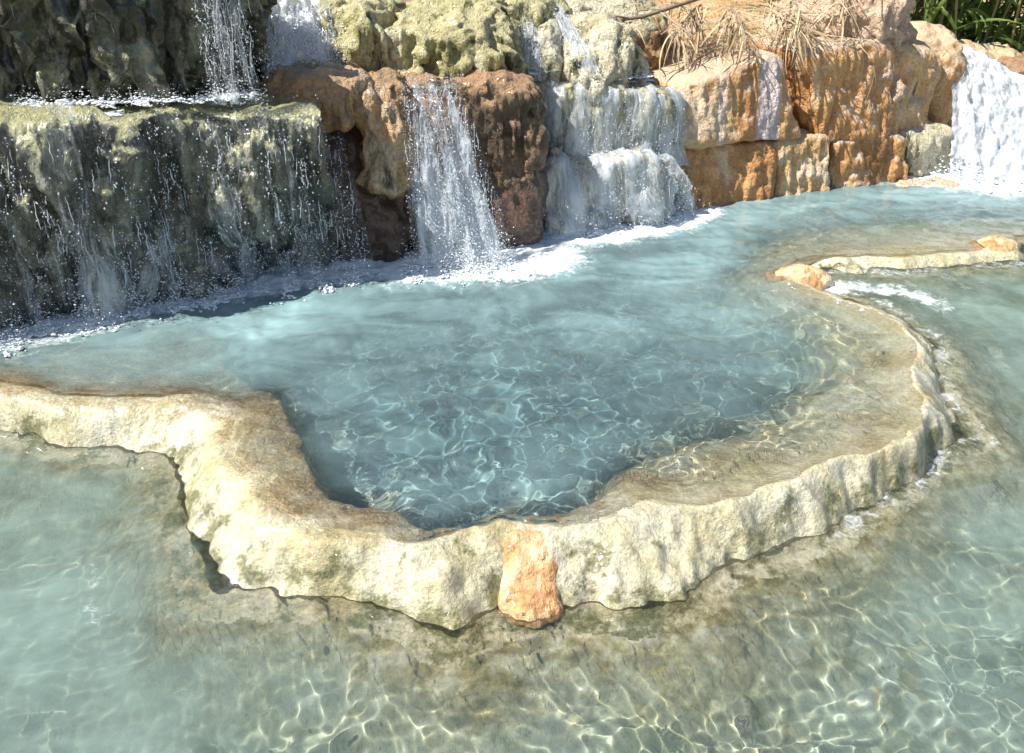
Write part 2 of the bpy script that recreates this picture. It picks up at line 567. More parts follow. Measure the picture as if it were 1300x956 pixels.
def drop_mat():
    t = NT('water_drop')
    b = t.n('ShaderNodeBsdfPrincipled')
    b.inputs['Base Color'].default_value = (0.82, 0.88, 0.94, 1)
    b.inputs['Roughness'].default_value = 0.12
    b.inputs['Transmission Weight'].default_value = 0.35
    b.inputs['IOR'].default_value = 1.33
    b.inputs['Specular IOR Level'].default_value = 0.9
    return t.done(b.outputs[0])


M['drop'] = drop_mat()


def foam_mat():
    t = NT('white_foam')
    return t.done(t.prin((0.82, 0.86, 0.90), 0.45, t.bump(t.noise(t.pos(), 160, 4, 0.7), 0.5, 0.006)))


M['foam'] = foam_mat()


def plain_mat(name, a, b, scale=30, rough=0.6, trans=0.0, stretch=(1, 1, 1)):
    t = NT(name)
    info = t.n('ShaderNodeObjectInfo')
    f = t.math('ADD', t.math('MULTIPLY', t.noise(t.pos(stretch), scale, 4, 0.6), 0.6), t.math('MULTIPLY', info.outputs['Random'], 0.5))
    c = t.mix(t.mr(f, 0.2, 0.9), a, b)
    s = t.prin(c, rough)
    if trans:
        tl = t.n('ShaderNodeBsdfTranslucent')
        t.put(tl.inputs[0], c)
        s = t.mixs(trans, s, tl.outputs[0])
    return t.done(s)


M['reed_leaf'] = plain_mat('reed_leaf', (0.09, 0.16, 0.035), (0.27, 0.37, 0.11), 8, 0.45, 0.4)
M['reed_stem'] = plain_mat('reed_stem', (0.14, 0.17, 0.05), (0.30, 0.27, 0.11), 12, 0.6)
M['dry_leaf'] = plain_mat('dry_leaf', (0.25, 0.17, 0.085), (0.62, 0.49, 0.32), 14, 0.8, 0.15)
M['dry_wood'] = plain_mat('dry_wood', (0.14, 0.10, 0.065), (0.42, 0.34, 0.25), 30, 0.85)


# ------------------------------------------------------------------ outlines of the pool (metres; z = 0 is the upper pool's level)
CREST = [(-2.174, 2.687), (-1.957, 2.628), (-1.8, 2.56), (-1.643, 2.517), (-1.514, 2.527), (-1.413, 2.538), (-1.31, 2.544), (-1.183, 2.517), (-1.07, 2.448), (-1.024, 2.323), (-0.95, 2.159), (-0.844, 2.071), (-0.739, 1.954), (-0.64, 1.863), (-0.574, 1.829), (-0.501, 1.822), (-0.37, 1.822), (-0.239, 1.788), (-0.14, 1.856), (-0.036, 1.906), (0.071, 1.892), (0.194, 1.881), (0.28, 1.917), (0.388, 1.954), (0.509, 1.969), (0.656, 1.98), (0.823, 2.051), (1.004, 2.15), (1.177, 2.243), (1.341, 2.313), (1.482, 2.412), (1.569, 2.572), (1.602, 2.779), (1.73, 2.978), (1.754, 3.201), (1.689, 3.389), (1.576, 3.513), (1.447, 3.664), (1.33, 3.80), (1.45, 3.93), (1.62, 4.06), (1.739, 4.06), (2.036, 4.055), (2.355, 4.10), (2.766, 4.15), (2.88, 4.34), (3.207, 4.362), (3.7, 4.3)]
DEEP = [(-1.13, 2.864), (-0.951, 2.678), (-0.835, 2.52), (-0.738, 2.295), (-0.642, 2.114), (-0.547, 2.01), (-0.375, 1.99), (-0.255, 1.891), (-0.17, 1.905), (-0.025, 1.979), (0.123, 1.979), (0.223, 2.002), (0.294, 2.041), (0.384, 2.135), (0.528, 2.199), (0.659, 2.323), (0.888, 2.381), (1.104, 2.536), (1.246, 2.637), (1.399, 2.851), (1.469, 3.144), (1.424, 3.384), (1.342, 3.561), (1.25, 3.8), (1.5, 4.25), (1.85, 4.5), (2.27, 4.63), (2.62, 4.66), (2.9, 4.70), (3.6, 4.72)]
FOOT = [(-2.137, 2.566), (-1.948, 2.55), (-1.844, 2.523), (-1.697, 2.446), (-1.545, 2.407), (-1.44, 2.436), (-1.275, 2.389), (-1.195, 2.297), (-1.162, 2.146), (-1.104, 2.047), (-1.039, 1.937), (-0.959, 1.8), (-0.903, 1.72), (-0.786, 1.714), (-0.679, 1.697), (-0.484, 1.703), (-0.374, 1.646), (-0.244, 1.589), (-0.141, 1.548), (-0.067, 1.64), (0.011, 1.657), (0.126, 1.675), (0.219, 1.686), (0.275, 1.663), (0.385, 1.648), (0.448, 1.678), (0.53, 1.704), (0.688, 1.854), (0.885, 1.938), (1.026, 2.0), (1.232, 2.141), (1.458, 2.324), (1.672, 2.492), (1.791, 2.552), (1.818, 2.799), (1.839, 3.028), (1.939, 3.172), (1.948, 3.288), (1.893, 3.435), (1.813, 3.573), (1.654, 3.702), (1.55, 3.85), (1.6, 3.96), (1.74, 3.97), (2.04, 3.97), (2.37, 4.01), (2.8, 4.06), (2.96, 4.27), (3.22, 4.28), (3.7, 4.22)]
ENDC = [(7, 4.3), (7, 7.5), (-6, 7.5), (-6, 2.70), (-2.6, 2.70)]
ENDF = [(7, 4.22), (7.05, 7.6), (-6.05, 7.6), (-6.05, 2.62), (-2.6, 2.62)]
ENDD = [(7, 4.72), (7, 7.4), (-1.6, 7.4), (-1.5, 3.5), (-1.3, 3.05)]
PC, PF, PD = CREST + ENDC, FOOT + ENDF, DEEP + ENDD


def low_level(x, y):
    return -0.15 + 0.03 * sm((-0.15 - x) / 1.3) + 0.10 * sm((y - 2.4) / 1.4) * sm((x - 0.8) / 0.6)


gx = np.concatenate([[-6, -5, -4.2, -3.6, -3.2, -2.95, -2.8], np.arange(-2.7, -1.4, 0.014), np.arange(-1.4, 1.95, 0.0082), np.arange(1.95, 3.8, 0.016), [3.9, 4.05, 4.3, 4.7, 5.3, 6.0, 7.0]])
gy = np.concatenate([[-2.5, -1.5, -0.8, -0.2, 0.3, 0.7, 0.95, 1.08], np.arange(1.15, 2.9, 0.0072), np.arange(2.9, 4.2, 0.012), np.arange(4.2, 5.8, 0.02), [5.9, 6.1, 6.5]])
GX, GY = np.meshgrid(gx, gy, indexing='ij')
XY = np.stack([GX.ravel(), GY.ravel()], 1)
P3 = np.concatenate([XY, np.zeros((len(XY), 1))], 1)
w1 = fbm(P3, 0.20, 3, 1)
w2 = fbm(P3, 0.20, 3, 2)
w3 = fbm(P3, 0.055, 3, 3)
w4 = fbm(P3, 0.055, 3, 4)
WP = XY + np.stack([0.030 * w1 + 0.014 * w3, 0.030 * w2 + 0.014 * w4], 1)
dC, dF, dD = polydist(WP, PC, True), polydist(WP, PF, True), polydist(WP, PD, True)
iC, iF, iD = inside(WP, PC), inside(WP, PF), inside(WP, PD)
zl = low_level(XY[:, 0], XY[:, 1])
n12 = fbm(P3, 0.13, 4, 5)
n3 = fbm(P3, 0.035, 3, 6)
n40 = fbm(P3, 0.45, 4, 7)
x_, y_ = XY[:, 0], XY[:, 1]
near = nearest(WP, PC)
NP = np.concatenate([near, XY[:, :1] * 0.0], 1)
drip = fbm(NP, 0.10, 3, 31) + 0.5 * fbm(NP, 0.035, 2, 32)          # runs down the face: travertine curtains
# outside the rim's foot: the lower bed
lowz = zl - 0.035 - (0.15 + 0.03 * sm((np.abs(x_ + 0.05) - 0.75) / 0.6)) * sm(dF / 0.38) + 0.022 * n40 * sm(dF / 0.2) + 0.012 * n12 + 0.0015 * n3
# face between crest and foot
tf = dC / (dC + dF + 1e-6)
face = -0.002 + (zl - 0.05) * np.where(tf < 1, 0.34 * tf + 0.66 * tf ** 1.6, 1) + (0.026 * n12 + 0.009 * n3 + 0.015 * drip) * np.clip(tf * 2.4, 0.16, 1) * np.clip((1 - tf) * 3 + 0.3, 0, 1)
# shelf between crest and the deep edge
ts = dC / (dC + dD + 1e-6)
leftw = sm((-0.85 - x_) / 0.25) * sm((y_ - 2.5) / 0.2)
rightw = sm((x_ - 0.35) / 0.4)
sdeep = 0.060 + 0.050 * rightw
shelf = -0.002 - sdeep * ts ** (1.25 - 0.45 * rightw) - 0.075 * leftw * sm((dC - 0.05) / 0.22) + (0.010 * n12 + 0.004 * n3) * np.clip(0.4 + ts * 2, 0, 1)
# the pool itself
wdeep = 0.085 + 0.28 * sm((x_ + 0.1) / 1.0) + 0.25 * sm((y_ - 2.75) / 0.4) * sm((-0.4 - x_) / 0.4)
deep = -0.002 - sdeep - 0.075 * leftw -  (0.29 - 0.06 * sm((x_ - 1.2) / 1.0)) * sm(dD / wdeep) + 0.03 * n40 * sm(dD / 0.3) + 0.012 * n12 + 0.003 * n3
gap = 0.05 * np.exp(-(polydist(XY, [(1.42, 3.95), (1.60, 4.06)]) / 0.09) ** 2) + 0.05 * np.exp(-(polydist(XY, [(2.93, 4.2), (2.98, 4.4)]) / 0.07) ** 2)
shelf, face = shelf - gap, face - gap
GZ = np.where(iD & iC, deep, np.where(iC, shelf, np.where(iF, face, lowz)))
ZG = GZ.reshape(GX.shape)
for _ in range(2):                                       # take the sharpest creases off
    ZS = ZG.copy()
    ZS[1:-1, 1:-1] = 0.4 * ZG[1:-1, 1:-1] + 0.15 * (ZG[:-2, 1:-1] + ZG[2:, 1:-1] + ZG[1:-1, :-2] + ZG[1:-1, 2:])
    ZG = ZS
GZ = ZG.ravel()
VB = np.concatenate([XY, GZ[:, None]], 1)
FB = gridfaces(*GX.shape)
crest_attr = np.where(iC, np.clip(0.50 + 0.22 * ts, 0, 1), np.clip(0.64 - 1.25 * tf, 0, 1))
crest_attr = np.where(iC, crest_attr + 0.15 * sm((-0.2 - x_) / 0.5), crest_attr)
crest_attr = crest_attr * (1 - 0.22 * sm((x_ - 0.3) / 0.6)) * (1 - 0.5 * sm((y_ - 3.7) / 0.2) * (x_ > 1.3))
foot_attr = np.where(iC, 0, np.clip(tf * 1.3, 0, 1))
edge_attr = np.exp(-(dD / (0.10 + 0.25 * sm((x_ - 0.1) / 0.8)))) * iC + np.exp(-(dF / 0.22)) * (~iF)
fc = FB[:, 0]
band = ((iF | (dF < 0.05)) & ~(iD & (dD > 0.05)))[fc]
cxf, cyf = x_[fc], y_[fc]
right = (cxf > 1.56) & (cyf > 3.84)
leftshelf = (cxf < -1.25) & (cyf > 3.45)
m_rim = band & ~right & (cyf < 4.0) & ~leftshelf & (cxf > -2.75)
m_ledge = band & right & (cxf < 2.86) & (cyf < 4.7)
m_ledge2 = band & right & (cxf >= 2.86) & (cyf < 4.72) & (cxf < 3.85)
rest = ~(m_rim | m_ledge | m_ledge2)
m_pool = rest & iC[fc]
m_low = rest & ~iC[fc]


def cut(name, mask, mat, **kw):
    used, f = compact(VB, FB[mask])
    return mk(name, VB[used], f, mat, attrs={'crest': crest_attr[used], 'foot': foot_attr[used], 'edge': edge_attr[used]}, **kw)


receivers = []
o = cut('travertine_terrace', m_rim, M['rim'])
tag(o, 'scalloped cream travertine rim curving round the front of the turquoise pool', 'rock rim')
receivers.append(o)
o = cut('travertine_ledge', m_ledge, M['rim'])
tag(o, 'low flat cream ledge in the right-hand channel, with an orange tip', 'rock ledge', 'low ledges in the right channel')
receivers.append(o)
o = cut('travertine_ledge', m_ledge2, M['rim'])
tag(o, 'narrow cream ledge at the right edge, behind the orange-tipped ledge', 'rock ledge', 'low ledges in the right channel')
receivers.append(o)
o = cut('pool_bed', m_pool, M['pool_bed'])
tag(o, kind='structure')
receivers.append(o)
o = cut('lower_pool_bed', m_low, M['low_bed'])
tag(o, kind='structure')
receivers.append(o)


# ------------------------------------------------------------------ water surfaces
def waves(P, seed, n=50, lmin=0.046, lmax=0.32, steep=0.0040, flow=0.0, fdir=0.0):
    rng = np.random.RandomState(seed)
    z = np.zeros(len(P))
    for _ in range(n):
        a = rng.uniform(0, 2 * math.pi) if rng.rand() > flow else fdir + rng.normal() * 0.5
        L = math.exp(rng.uniform(math.log(lmin), math.log(lmax)))
        z += steep * L * np.sin(2 * math.pi / L * (P[:, 0] * math.cos(a) + P[:, 1] * math.sin(a)) + rng.uniform(0, 6.28))
    return z


def rings(P, src):
    z = np.zeros(len(P))
    for x, y, L, A, fall in src:
        r = np.hypot(P[:, 0] - x, P[:, 1] - y)
        z += A * np.cos(2 * math.pi * r / L) * np.exp(-(r / fall) ** 2)
    return z


EDGE = [(-2.57, 2.97), (-2.28, 3.17), (-2.0, 3.33), (-1.71, 3.52), (-1.39, 3.70), (-1.03, 3.86), (-0.75, 3.95), (-0.5, 4.0)]
FOOTC = [(-0.55, 3.98), (-0.3, 4.0), (0.05, 4.05)]
FOOTS = [(0.15, 4.42), (0.6, 4.46), (0.97, 4.67), (1.12, 4.85)]
RFOOT = [(3.0, 5.62), (3.4, 5.45), (4.2, 5.3)]
WS = XY + 0.035 * np.stack([fbm(P3, 0.30, 1, 41), fbm(P3, 0.30, 1, 42)], 1)
WW = XY + np.stack([0.05 * w1 + 0.03 * w3, 0.05 * w2 + 0.03 * w4], 1)
dA, dM, dS, dR = [polydist(XY, e) for e in (EDGE, FOOTC, FOOTS, RFOOT)]
splash = np.maximum.reduce([np.exp(-(dA / 0.28) ** 2), np.exp(-(dM / 0.30) ** 2), 0.9 * np.exp(-(dS / 0.22) ** 2), np.exp(-(dR / 0.4) ** 2)])
mod = 0.55 + 0.65 * sm(0.5 + 0.8 * fbm(P3, 0.5, 2, 8))
wv = waves(WS, 3) * mod + splash * (0.026 * fbm(P3, 0.11, 4, 9) + 0.006 * n3)
rg = rings(XY + 0.018 * np.stack([w1, w2], 1), [(-0.86, 2.34, 0.030, 0.0010, 0.13), (-0.47, 2.03, 0.032, 0.0011, 0.15), (-0.02, 2.06, 0.040, 0.0010, 0.16), (0.27, 1.94, 0.030, 0.0011, 0.10),
                     (0.52, 2.17, 0.032, 0.0010, 0.16), (-0.27, 1.85, 0.028, 0.0010, 0.07), (0.95, 2.3, 0.034, 0.0009, 0.16), (-0.66, 1.98, 0.030, 0.0008, 0.10), (1.3, 2.5, 0.04, 0.0009, 0.15)])
calm = np.where(iC, np.clip(0.20 + dC / 0.25, 0, 1), 0.20)
wv = wv * calm + 0.8 * rg
film = 0.004 + 0.003 * fbm(P3, 0.06, 2, 12)
rip = 0.0016 * fbm(np.concatenate([XY + 0.3 * (near - XY), 0 * XY[:, :1]], 1), 0.022, 2, 43) + 0.0010 * fbm(P3, 0.05, 2, 44)
fz = GZ + 0.0045 + rip - 0.02 * sm((tf - 0.80) / 0.15)
ZU = np.where(iC, np.maximum(wv + 0.001, GZ + 0.003 + rip), fz)
ZU = np.where(iC, ZU, np.minimum(ZU, np.maximum(wv + 0.001, GZ + 0.003 + rip)))
dep = np.clip(-GZ, 0, 1)
cl = sm(0.5 + 0.9 * fbm(P3, 0.6, 3, 13))
milk = (1 - np.exp(-dep * 2.8)) * (0.46 + 0.45 * sm((y_ - 2.55) / 1.5) + 0.10 * cl) * (1 + 0.45 * sm((-0.5 - x_) / 0.6))
milk = milk * (1 - 0.35 * np.exp(-(((x_ - 0.1) / 1.0) ** 2 + ((y_ - 2.35) / 0.5) ** 2)))
milk = milk + 0.30 * leftw * sm((dC - 0.06) / 0.25) * iC
milk = np.clip(milk + 0.16 * splash * (dep > 0.03) + 0.14 * sm((y_ - 4.1) / 0.7) * (dep > 0.03), 0, 0.92)
foam = np.maximum.reduce([0.52 * np.exp(-(dA / 0.22) ** 2), 0.66 * np.exp(-(dM / 0.27) ** 2), 0.58 * np.exp(-(dS / 0.18) ** 2), 0.62 * np.exp(-(dR / 0.30) ** 2)])
foam = foam + 0.05 * splash
VU = np.concatenate([XY, ZU[:, None]], 1)
inwater = iC & (ZU - GZ > 0.012) & (XY[:, 1] < 5.85)
onrim = (iC | (iF & (tf < 0.97) & ~(((x_ > 1.2) & (y_ > 4.9))))) & (XY[:, 1] < 5.2)
kf = inwater[FB].all(1)
kfilm = onrim[FB].all(1) & ~kf
used, f = compact(VU, FB[kf])
casters = []
o = mk('pool_water', VU[used], f, M['water_up'], attrs={'milk': milk[used], 'depth': np.clip(dep[used] * 2.2, 0, 1), 'foam': foam[used]})
tag(o, kind='structure')
casters.append(o)
used, f = compact(VU, FB[kfilm])
mk('overflow_film', VU[used], f, M['film'], parent=o)

# the lower pool: a finer sheet, because its bed lies close below it
lx = np.concatenate([[-6, -5, -4.2, -3.6, -3.2, -2.95, -2.8], np.arange(-2.7, -1.3, 0.012), np.arange(-1.3, 1.5, 0.0046), np.arange(1.5, 3.8, 0.012), [3.9, 4.05, 4.3, 4.7, 5.3, 6.0, 7.0]])
ly = np.concatenate([[-2.5, -1.5, -0.8, -0.2, 0.3, 0.7, 0.95, 1.08], np.arange(1.15, 2.1, 0.0046), np.arange(2.1, 4.4, 0.011)])
LX, LY_ = np.meshgrid(lx, ly, indexing='ij')
LP = np.stack([LX.ravel(), LY_.ravel()], 1)
LF = gridfaces(*LX.shape)


def lerp_grid(Z, P):
    """bilinear lookup in the bed's grid"""
    ix = np.clip(np.searchsorted(gx, P[:, 0]) - 1, 0, len(gx) - 2)
    iy = np.clip(np.searchsorted(gy, P[:, 1]) - 1, 0, len(gy) - 2)
    u = (P[:, 0] - gx[ix]) / (gx[ix + 1] - gx[ix])
    v = (P[:, 1] - gy[iy]) / (gy[iy + 1] - gy[iy])
    Z = Z.reshape(len(gx), len(gy))
    return Z[ix, iy] * (1 - u) * (1 - v) + Z[ix + 1, iy] * u * (1 - v) + Z[ix, iy + 1] * (1 - u) * v + Z[ix + 1, iy + 1] * u * v


sd = lerp_grid(np.where(iF, -dF, dF), LP)              # outside the rim's foot: positive
kf = (sd > -0.14)[LF].all(1)
used, LF = compact(LP, LF[kf])
LP, sd = LP[used], sd[used]
lx_, ly_ = LP[:, 0], LP[:, 1]
L3 = np.concatenate([LP, np.zeros((len(LP), 1))], 1)
LS = LP + 0.035 * np.stack([fbm(L3, 0.30, 1, 41), fbm(L3, 0.30, 1, 42)], 1)
fl = waves(LS, 11, n=56, lmin=0.032, lmax=0.24, steep=0.0028)
modl = 0.55 + 0.7 * sm(0.5 + 0.8 * fbm(L3, 0.4, 2, 18))
chan = sm((lx_ - 1.3) / 0.5)
lzl = low_level(lx_, ly_)
fl = fl * modl * (1 - 0.25 * chan) + chan * 0.009 * fbm(L3 * np.array([1.0, 0.45, 1]), 0.20, 2, 19) + 0.0015 * np.exp(-(sd / 0.12) ** 2) * fbm(L3, 0.06, 1, 20)
ZL = lzl + fl
depl = np.clip(lzl - lerp_grid(GZ, LP), 0, 1)
lcl = sm(0.5 + 0.9 * fbm(L3, 0.6, 3, 13))
lft = sm((-0.35 - lx_) / 0.7)
rgt = sm((lx_ - 0.75) / 0.7)
milkl = np.clip((1 - np.exp(-depl * 4.5)) * (0.34 + 0.46 * lft + 0.32 * rgt + 0.12 * (lcl - 0.5)), 0, 0.88)
milkl = np.clip(milkl + 0.10 * lft + 0.16 * chan * sm((ly_ - 2.6) / 0.8), 0, 0.85) * sm(depl / 0.05)
lw_ = LP + 0.03 * np.stack([fbm(L3, 0.08, 3, 45), fbm(L3, 0.08, 3, 46)], 1)
foaml = 0.12 * np.exp(-(polydist(lw_, [(-1.30, 1.95), (-1.22, 1.72), (-1.16, 1.62)]) / 0.03) ** 2) + 0.24 * np.exp(-(polydist(lw_, [(1.62, 3.78), (1.95, 3.72), (2.1, 3.6)]) / 0.09) ** 2) + 0.14 * np.exp(-(sd / 0.06) ** 2) * (lx_ > 1.0)
o = mk('lower_pool_water', np.concatenate([LP, ZL[:, None]], 1), LF, M['water_low'], attrs={'milk': milkl, 'depth': np.clip(depl * 2.2, 0, 1), 'foam': foaml})
tag(o, kind='structure')
casters.append(o)


# ------------------------------------------------------------------ the land around
def ground_h(x, y):
    wall = np.interp(x, [-6, -2.3, -1, -0.2, 0.2, 1.1, 2.2, 3.2, 4, 7], [2.9, 3.3, 4.0, 4.2, 4.6, 5.0, 5.4, 5.9, 6.2, 6.4])
    top = np.interp(x, [-6, -1.4, -0.8, 0, 0.8, 1.6, 2.6, 3.3, 7], [1.25, 1.25, 0.80, 0.74, 0.86, 0.90, 0.86, 0.46, 0.40])
    d = y - wall
    return -0.45 + (top + 0.45) * sm((d - 0.35) / 0.5) + 0.05 * np.maximum(d - 1, 0) * (y < 14)


hx = np.concatenate([[-120, -60, -30, -15, -9], np.linspace(-6, 7, 220), [9, 15, 30, 60, 120]])
hy = np.concatenate([[-120, -60, -25, -10, -5, -3, 0, 2, 3], np.linspace(3.2, 9, 130), [10, 12, 16, 25, 50, 120, 300]])
HX, HY = np.meshgrid(hx, hy, indexing='ij')
hp = np.stack([HX.ravel(), HY.ravel(), 0 * HX.ravel()], 1)
inner = (np.abs(hp[:, 0] - 0.5) < 6.6)
hz = ground_h(hp[:, 0], hp[:, 1]) + (0.05 * fbm(hp, 0.5, 4, 21) + 0.02 * fbm(hp, 0.12, 3, 22)) * inner
hz = np.where(hp[:, 1] < 2.5, np.where(inner & (hp[:, 1] > -2.9), -0.8, -0.30), hz)
hp[:, 2] = hz
tag(mk('ground', hp, gridfaces(*HX.shape), M['hill']), kind='structure')


# ------------------------------------------------------------------ rocks
def cube_grid(n):
    t = np.linspace(-1, 1, n + 1)
    A, B = np.meshgrid(t, t, indexing='ij')
    vs_, fs_ = [], []
    for ax in range(3):
        for sg in (-1, 1):
            p = np.zeros((A.size, 3))
            p[:, ax] = sg
            p[:, (ax + 1) % 3] = A.ravel()
            p[:, (ax + 2) % 3] = B.ravel()
            f = gridfaces(n + 1, n + 1)
            if sg < 0:
                f = f[:, ::-1]
            fs_.append(f + sum(len(q) for q in vs_))
            vs_.append(p)
    v = np.concatenate(vs_)
    f = np.concatenate(fs_)
    key = np.round(v * 1e5).astype(np.int64)
    _, idx, inv = np.unique(key, axis=0, return_index=True, return_inverse=True)
    return v[idx], inv.ravel()[f]


_cg = {}


def block(name, c8, mat, n=46, p=7.0, amp=0.03, fine=0.014, flute=0.022, seed=1, lump=0.22, shrink=1.0):
    """boulder from eight corners (front TL TR BR BL, back TL TR BR BL), edges rounded, surface weathered"""
    if n not in _cg:
        _cg[n] = cube_grid(n)
    v, f = _cg[n]
    q = v / (np.sum(np.abs(v) ** p, axis=1) ** (1 / p))[:, None]
    a, b, c = (q[:, 0] + 1) / 2, (q[:, 1] + 1) / 2, (q[:, 2] + 1) / 2       # right, back, up
    cc = np.mean(np.array(c8), 0)
    TL, TR, BR, BL, tl, tr, br, bl = [cc + (np.array(k) - cc) * shrink for k in c8]
    A, B, C = a[:, None], b[:, None], c[:, None]
    front = (TL * (1 - A) + TR * A) * C + (BL * (1 - A) + BR * A) * (1 - C)
    back = (tl * (1 - A) + tr * A) * C + (bl * (1 - A) + br * A) * (1 - C)
    w = front * (1 - B) + back * B
    for size, am, oc in ((lump, amp, 3), (0.07, fine, 4)):
        w = w + vnormals(w, f) * (am * fbm(w, size, oc, seed))[:, None]
    nn = vnormals(w, f)
    steep = np.clip(1 - np.abs(nn[:, 2]), 0, 1)
    w = w + nn * (flute * steep * fbm(w * np.array([1, 1, 0.16]), 0.05, 3, seed + 5) + 0.25 * fine * ridge(w, 0.03, 2, seed))[:, None]
    return mk(name, w, f, mat)


def dome(name, spec, mat, n=40, seed=1, amp=0.05, p=2.6, flute=0.02, fine=0.010, droop=0.0):
    cx, cy, cz, rx, ry, rz = spec
    if n not in _cg:
        _cg[n] = cube_grid(n)
    v, f = _cg[n]
    q = v / (np.sum(np.abs(v) ** p, axis=1) ** (1 / p))[:, None]
    w = q * np.array([rx, ry, rz]) + np.array([cx, cy, cz])
    w = w + vnormals(w, f) * (amp * fbm(w, 0.22, 3, seed))[:, None]
    nn = vnormals(w, f)
    steep = np.clip(1 - nn[:, 2], 0, 1)
    w = w + nn * (flute * steep * fbm(w * np.array([1, 1, 0.16]), 0.06, 4, seed + 2) + fine * fbm(w, 0.05, 3, seed + 3))[:, None]
    return mk(name, w, f, mat)


def ledge_grid(lip, base, back, ns, nt, r=0.10, overhang=0.0, ret=0.35, vary=0.35):
    """surface that runs over a ledge's top to its lip, rounds over and drops to the base line"""
    L_, B_ = resample(lip, ns), resample(base, ns)
    L_ = L_ + np.stack([0 * L_[:, 0], 0.16 * vary * fbm(L_ * np.array([1, 1, 0]), 0.30, 2, 3.3), 0.12 * vary * fbm(L_ * np.array([1, 1, 0]), 0.22, 3, 4.4)], 1)
    tan = np.gradient(resample(lip, ns)[:, :2], axis=0)
    tan /= np.linalg.norm(tan, axis=1)[:, None] + 1e-9
    nor = np.stack([-tan[:, 1], tan[:, 0]], 1)                 # points back into the hill
    P0 = np.concatenate([L_[:, :2] + nor * back, L_[:, 2:] + 0.01], 1)
    full = np.zeros((ns, nt, 3))
    k0 = int(nt * ret)
    for k in range(nt):
        if k < k0:
            u = k / k0
            full[:, k] = P0 * (1 - u) + L_ * u
        else:
            u = (k - k0) / (nt - 1 - k0)
            full[:, k] = L_ * (1 - u) + B_ * u
            full[:, k, :2] -= nor * (overhang * math.sin(math.pi * min(1, u * 1.6)) if u < 0.62 else 0)
    it = max(2, int(r * nt))
    for _ in range(it):
        g = full.copy()
        g[:, 1:-1] = 0.25 * full[:, :-2] + 0.5 * full[:, 1:-1] + 0.25 * full[:, 2:]
        full = g
    return full


def grid_uv(full):
    s = np.concatenate([[0], np.cumsum(np.linalg.norm(np.diff(full[:, full.shape[1] // 2], axis=0), axis=1))])
    t = np.concatenate([[0], np.cumsum(np.linalg.norm(np.diff(full[full.shape[0] // 2], axis=0), axis=1))])
    S, T = np.meshgrid(s, t, indexing='ij')
    return np.stack([S.ravel(), T.ravel()], 1)


def ledge(name, lip, base, mat, back=0.4, ns=220, nt=120, r=0.10, amp=0.05, lump=0.22, fine=0.012, flute=0.03, seed=1, overhang=0.03):
    full = ledge_grid(lip, base, back, ns, nt, r, overhang)
    f = gridfaces(ns, nt)[:, ::-1]
    w = full.reshape(-1, 3)
    nn = vnormals(w, f)
    if nn[:, 2].mean() < 0:
        f = f[:, ::-1]
        nn = -nn
    steep = np.clip(1 - nn[:, 2], 0, 1)
    w = w + nn * ((amp * (0.25 + 0.75 * steep) * fbm(w * np.array([1, 1, 0.7]), lump, 3, seed)))[:, None]
    nn = vnormals(w, f)
    w = w + nn * (flute * steep * fbm(w * np.array([1, 1, 0.15]), 0.10, 4, seed + 1) + fine * fbm(w, 0.045, 4, seed + 2) * (0.3 + 0.7 * steep))[:, None]
    return mk(name, w, f, mat), w.reshape(ns, nt, 3)


A_base = [(-2.568, 2.97, -0.06), (-2.281, 3.171, -0.06), (-2.005, 3.329, -0.06), (-1.714, 3.517, -0.06), (-1.39, 3.702, -0.06), (-1.028, 3.863, -0.06), (-0.86, 3.96, -0.06)]
A_lip = [(-2.36, 3.10, 0.925), (-2.036, 3.248, 0.915), (-1.762, 3.345, 0.905), (-1.521, 3.49, 0.89), (-1.313, 3.58, 0.88), (-1.051, 3.64, 0.868), (-0.86, 3.70, 0.84)]
A_base = [(-3.4, 2.55, -0.06)] + A_base
A_lip = [(-3.2, 2.75, 0.93)] + A_lip
B_base = [(-3.4, 3.35, 0.88), (-2.625, 3.557, 0.87), (-2.225, 3.574, 0.87), (-1.744, 3.643, 0.86), (-1.436, 3.70, 0.86), (-1.30, 3.87, 0.85), (-1.28, 4.125, 0.85), (-1.332, 4.425, 0.85)]
B_top = [(-3.3, 3.35, 1.70), (-2.55, 3.55, 1.682), (-1.981, 3.57, 1.682), (-1.6, 3.60, 1.669), (-1.38, 3.68, 1.628), (-1.25, 3.80, 1.543), (-1.2, 4.0, 1.479), (-1.25, 4.3, 1.432)]
S1_lip = [(0.045, 4.7, 0.762), (0.178, 4.7, 0.771), (0.401, 4.7, 0.78), (0.676, 4.75, 0.762), (0.88, 4.82, 0.742), (1.02, 4.95, 0.70)]
S1_base = [(0.046, 4.66, 0.30), (0.184, 4.66, 0.30), (0.415, 4.66, 0.30), (0.7, 4.72, 0.30), (0.939, 4.8, 0.28), (1.06, 4.93, 0.26)]
S2_lip = [(0.117, 4.52, 0.375), (0.221, 4.46, 0.403), (0.512, 4.5, 0.41), (0.82, 4.6, 0.385), (0.96, 4.74, 0.34)]
S2_base = [(0.12, 4.471, -0.08), (0.206, 4.418, -0.08), (0.582, 4.498, -0.08), (0.964, 4.693, -0.08), (1.141, 4.903, -0.08)]

